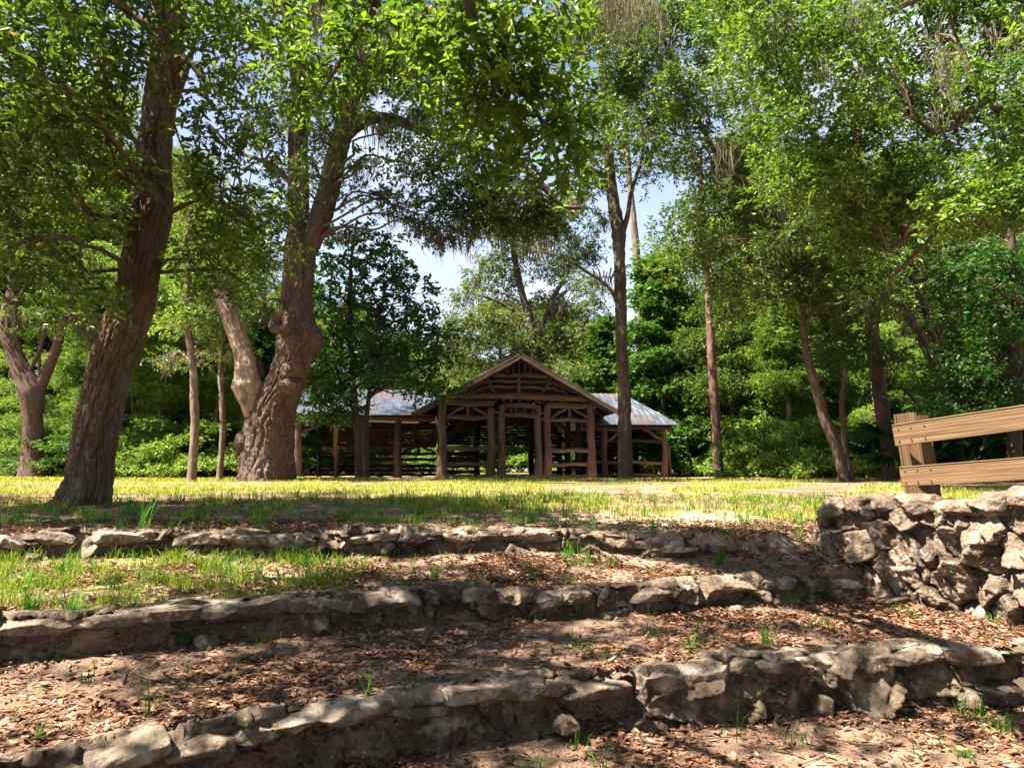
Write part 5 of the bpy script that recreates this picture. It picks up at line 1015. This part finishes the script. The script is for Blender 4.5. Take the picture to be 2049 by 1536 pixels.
def tuft(px_, py_, Yd, label, h, k, seed, wdt=.007):
    R = np.random.default_rng(seed); p = at(px_, py_, Yd); x, y = p[0], p[1]; z = gz(x, y); mb = MB(); ng = 7
    for _ in range(k):
        a = R.uniform(0, 2 * PI); L = h * R.uniform(.6, 1.15); out_ = R.uniform(.15, .8); t = np.linspace(0, 1, ng); d = np.array([math.cos(a), math.sin(a)]); s_ = np.array([-d[1], d[0], 0]) * wdt
        P = np.stack([d[0] * L * out_ * t ** 1.7 + R.normal() * .02, d[1] * L * out_ * t ** 1.7 + R.normal() * .02, L * (t - .45 * out_ * t ** 2.6)], -1); wv = (1 - t ** 2)[:, None] * .5
        V = np.stack([P + s_ * wv, P - s_ * wv], 1).reshape(-1, 3); b = (np.arange(ng - 1) * 2)[:, None]; mb.add(V, b + np.array([0, 1, 3, 2]), rnd=R.random())
    o_ = mb.build('grass_tuft', M['weed'], None, False); o_.location = (x, y, z - .01); tag(o_, label, 'grass tuft', 'tall grass tufts')
def onT(px_, py_):  # depth of the ground seen at a pixel
    Ys = np.linspace(2.6, 26, 1500); P = np.array([at(px_, py_, q) for q in Ys]); hit = np.where(P[:, 2] <= ground(P[:, 0], P[:, 1]))[0]; return Ys[hit[0]] if len(hit) else 12
for q in [(215, 1012, 'tall grass stalks at the right foot of the leaning oak', .55, 12), (285, 1062, 'arching bright grass tuft above the farthest step, right of the leaning oak', .5, 16), (180, 1055, 'thin grass clump on the lawn edge directly under the leaning oak', .35, 16), (1535, 1290, 'upright grass tuft in the middle of the leafy terrace on the right', .22, 22), (1385, 1310, 'low broad grass tuft left of the upright one on the right terrace', .2, 18), (1670, 1270, 'spiky grass tuft on the terrace below the wall', .2, 14), (1440, 1130, 'sunny grass clump on the upper terrace near the sinking step', .2, 40), (1605, 1205, 'single grass sprig in front of the middle step near the wall', .16, 9), (295, 1430, 'lone green sprout on the lowest leafy terrace at left', .26, 10), (735, 1390, 'small sprout above the nearest step near the centre', .2, 9), (870, 1160, 'bushy grass tuft above the middle step in the centre', .22, 34), (370, 1290, 'dark fern-like weed hanging on the middle step at left', .24, 26), (85, 1480, 'broad-bladed weed at the bottom left corner', .14, 10), (1590, 1400, 'green sprout growing from the nearest step at right', .13, 6), (1005, 1010, 'dark grass tuft in the shaded lawn near the centre', .3, 26), (1130, 1035, 'grass tuft at the edge of the lawn above the steps', .3, 26), (60, 1230, 'long grass clump at the far left of the terrace', .3, 34), (140, 1240, 'second long grass clump at the left of the terrace', .26, 34), (560, 1165, 'sunlit grass tuft on the upper terrace left of centre', .2, 30), (1930, 1515, 'low green weed in the bottom right corner', .1, 24), (830, 1040, 'sparse dark grass tuft on the shaded leaf litter', .25, 16), (460, 1150, 'sunlit grass clump below the mossy stone', .2, 26)]:
    tuft(q[0], q[1], onT(q[0], q[1]), q[2], q[3], q[4], int(q[0]))
# dead leaves
lf = MB()
def litter(n_, xr, yr, L, prob):
    x, y = scatter(n_, xr, yr, prob, R); k = len(x); z = ground(x, y) + np.abs(R.normal(size=k)) * .010 + .002; a = R.uniform(0, 2 * PI, k); tl = R.normal(size=k) * .2
    d = np.stack([np.cos(a) * np.cos(tl), np.sin(a) * np.cos(tl), np.sin(tl)], -1); up = nrm(np.array([0, 0, 1.]) + R.normal(size=(k, 3)) * .35)
    leafset(lf, np.stack([x, y, z], -1), d, up, L * R.uniform(.2, 1.4, k), .34, True, R.random(k) ** 1.2 * .98, fold=R.choice([.3, -.2, .5]))
def pl(x, y):
    n_ = fbm(np.stack([x, y, x * 0], -1) * 1.3 + 60, 3); b = sstep(.42, .54, n_); return np.clip(.14 + .9 * b, 0, 1) * (1 - .8 * grassmap(x, y)) * (1 - .75 * np.exp(-(((x - 2.4) / 1.2) ** 2 + ((y - 9.2) / .9) ** 2)))
litter(120000, (-4.5, 4.2), (2.9, 7.2), .058, pl); litter(52000, (-5.5, 4.2), (6.2, 9.0), .054, pl); litter(24000, (-4.5, 4.2), (2.9, 5.6), .08, pl); litter(14000, (2.2, 3.95), (4.6, 7.5), .065, lambda x, y: sstep(2.2, 3.2, x)); litter(48000, (-9, 9), (8.2, 13.5), .06, lambda x, y: pl(x, y) * .8)
litter(9000, (-16, 16), (12, 27), .07, lambda x, y: .15 + 0 * x)
tw = MB()
for _ in range(420):
    x, y = R.uniform(-5, 4.2), R.uniform(3, 9.5); a = R.uniform(0, 2 * PI); L = R.uniform(.08, .4); p = np.array([x, y, 0]); q = p + np.array([math.cos(a), math.sin(a), 0]) * L; p[2] = gz(p[0], p[1]) + .012; q[2] = gz(q[0], q[1]) + .016
    tube(tw, [p, (p + q) / 2 + R.normal(size=3) * .012, q], [.004, .0035, .002], 5)
tag(tw.build('twigs', M['bark_grey']), 'fallen twigs lying among the dead leaves', 'twigs', kind='stuff')
tag(lf.build('leaf_litter', M['litter'], None, False), 'brown and orange dead oak leaves covering the terraces', 'dead leaves', kind='stuff')
print('VERTS', sum(len(m_.vertices) for m_ in bpy.data.meshes))
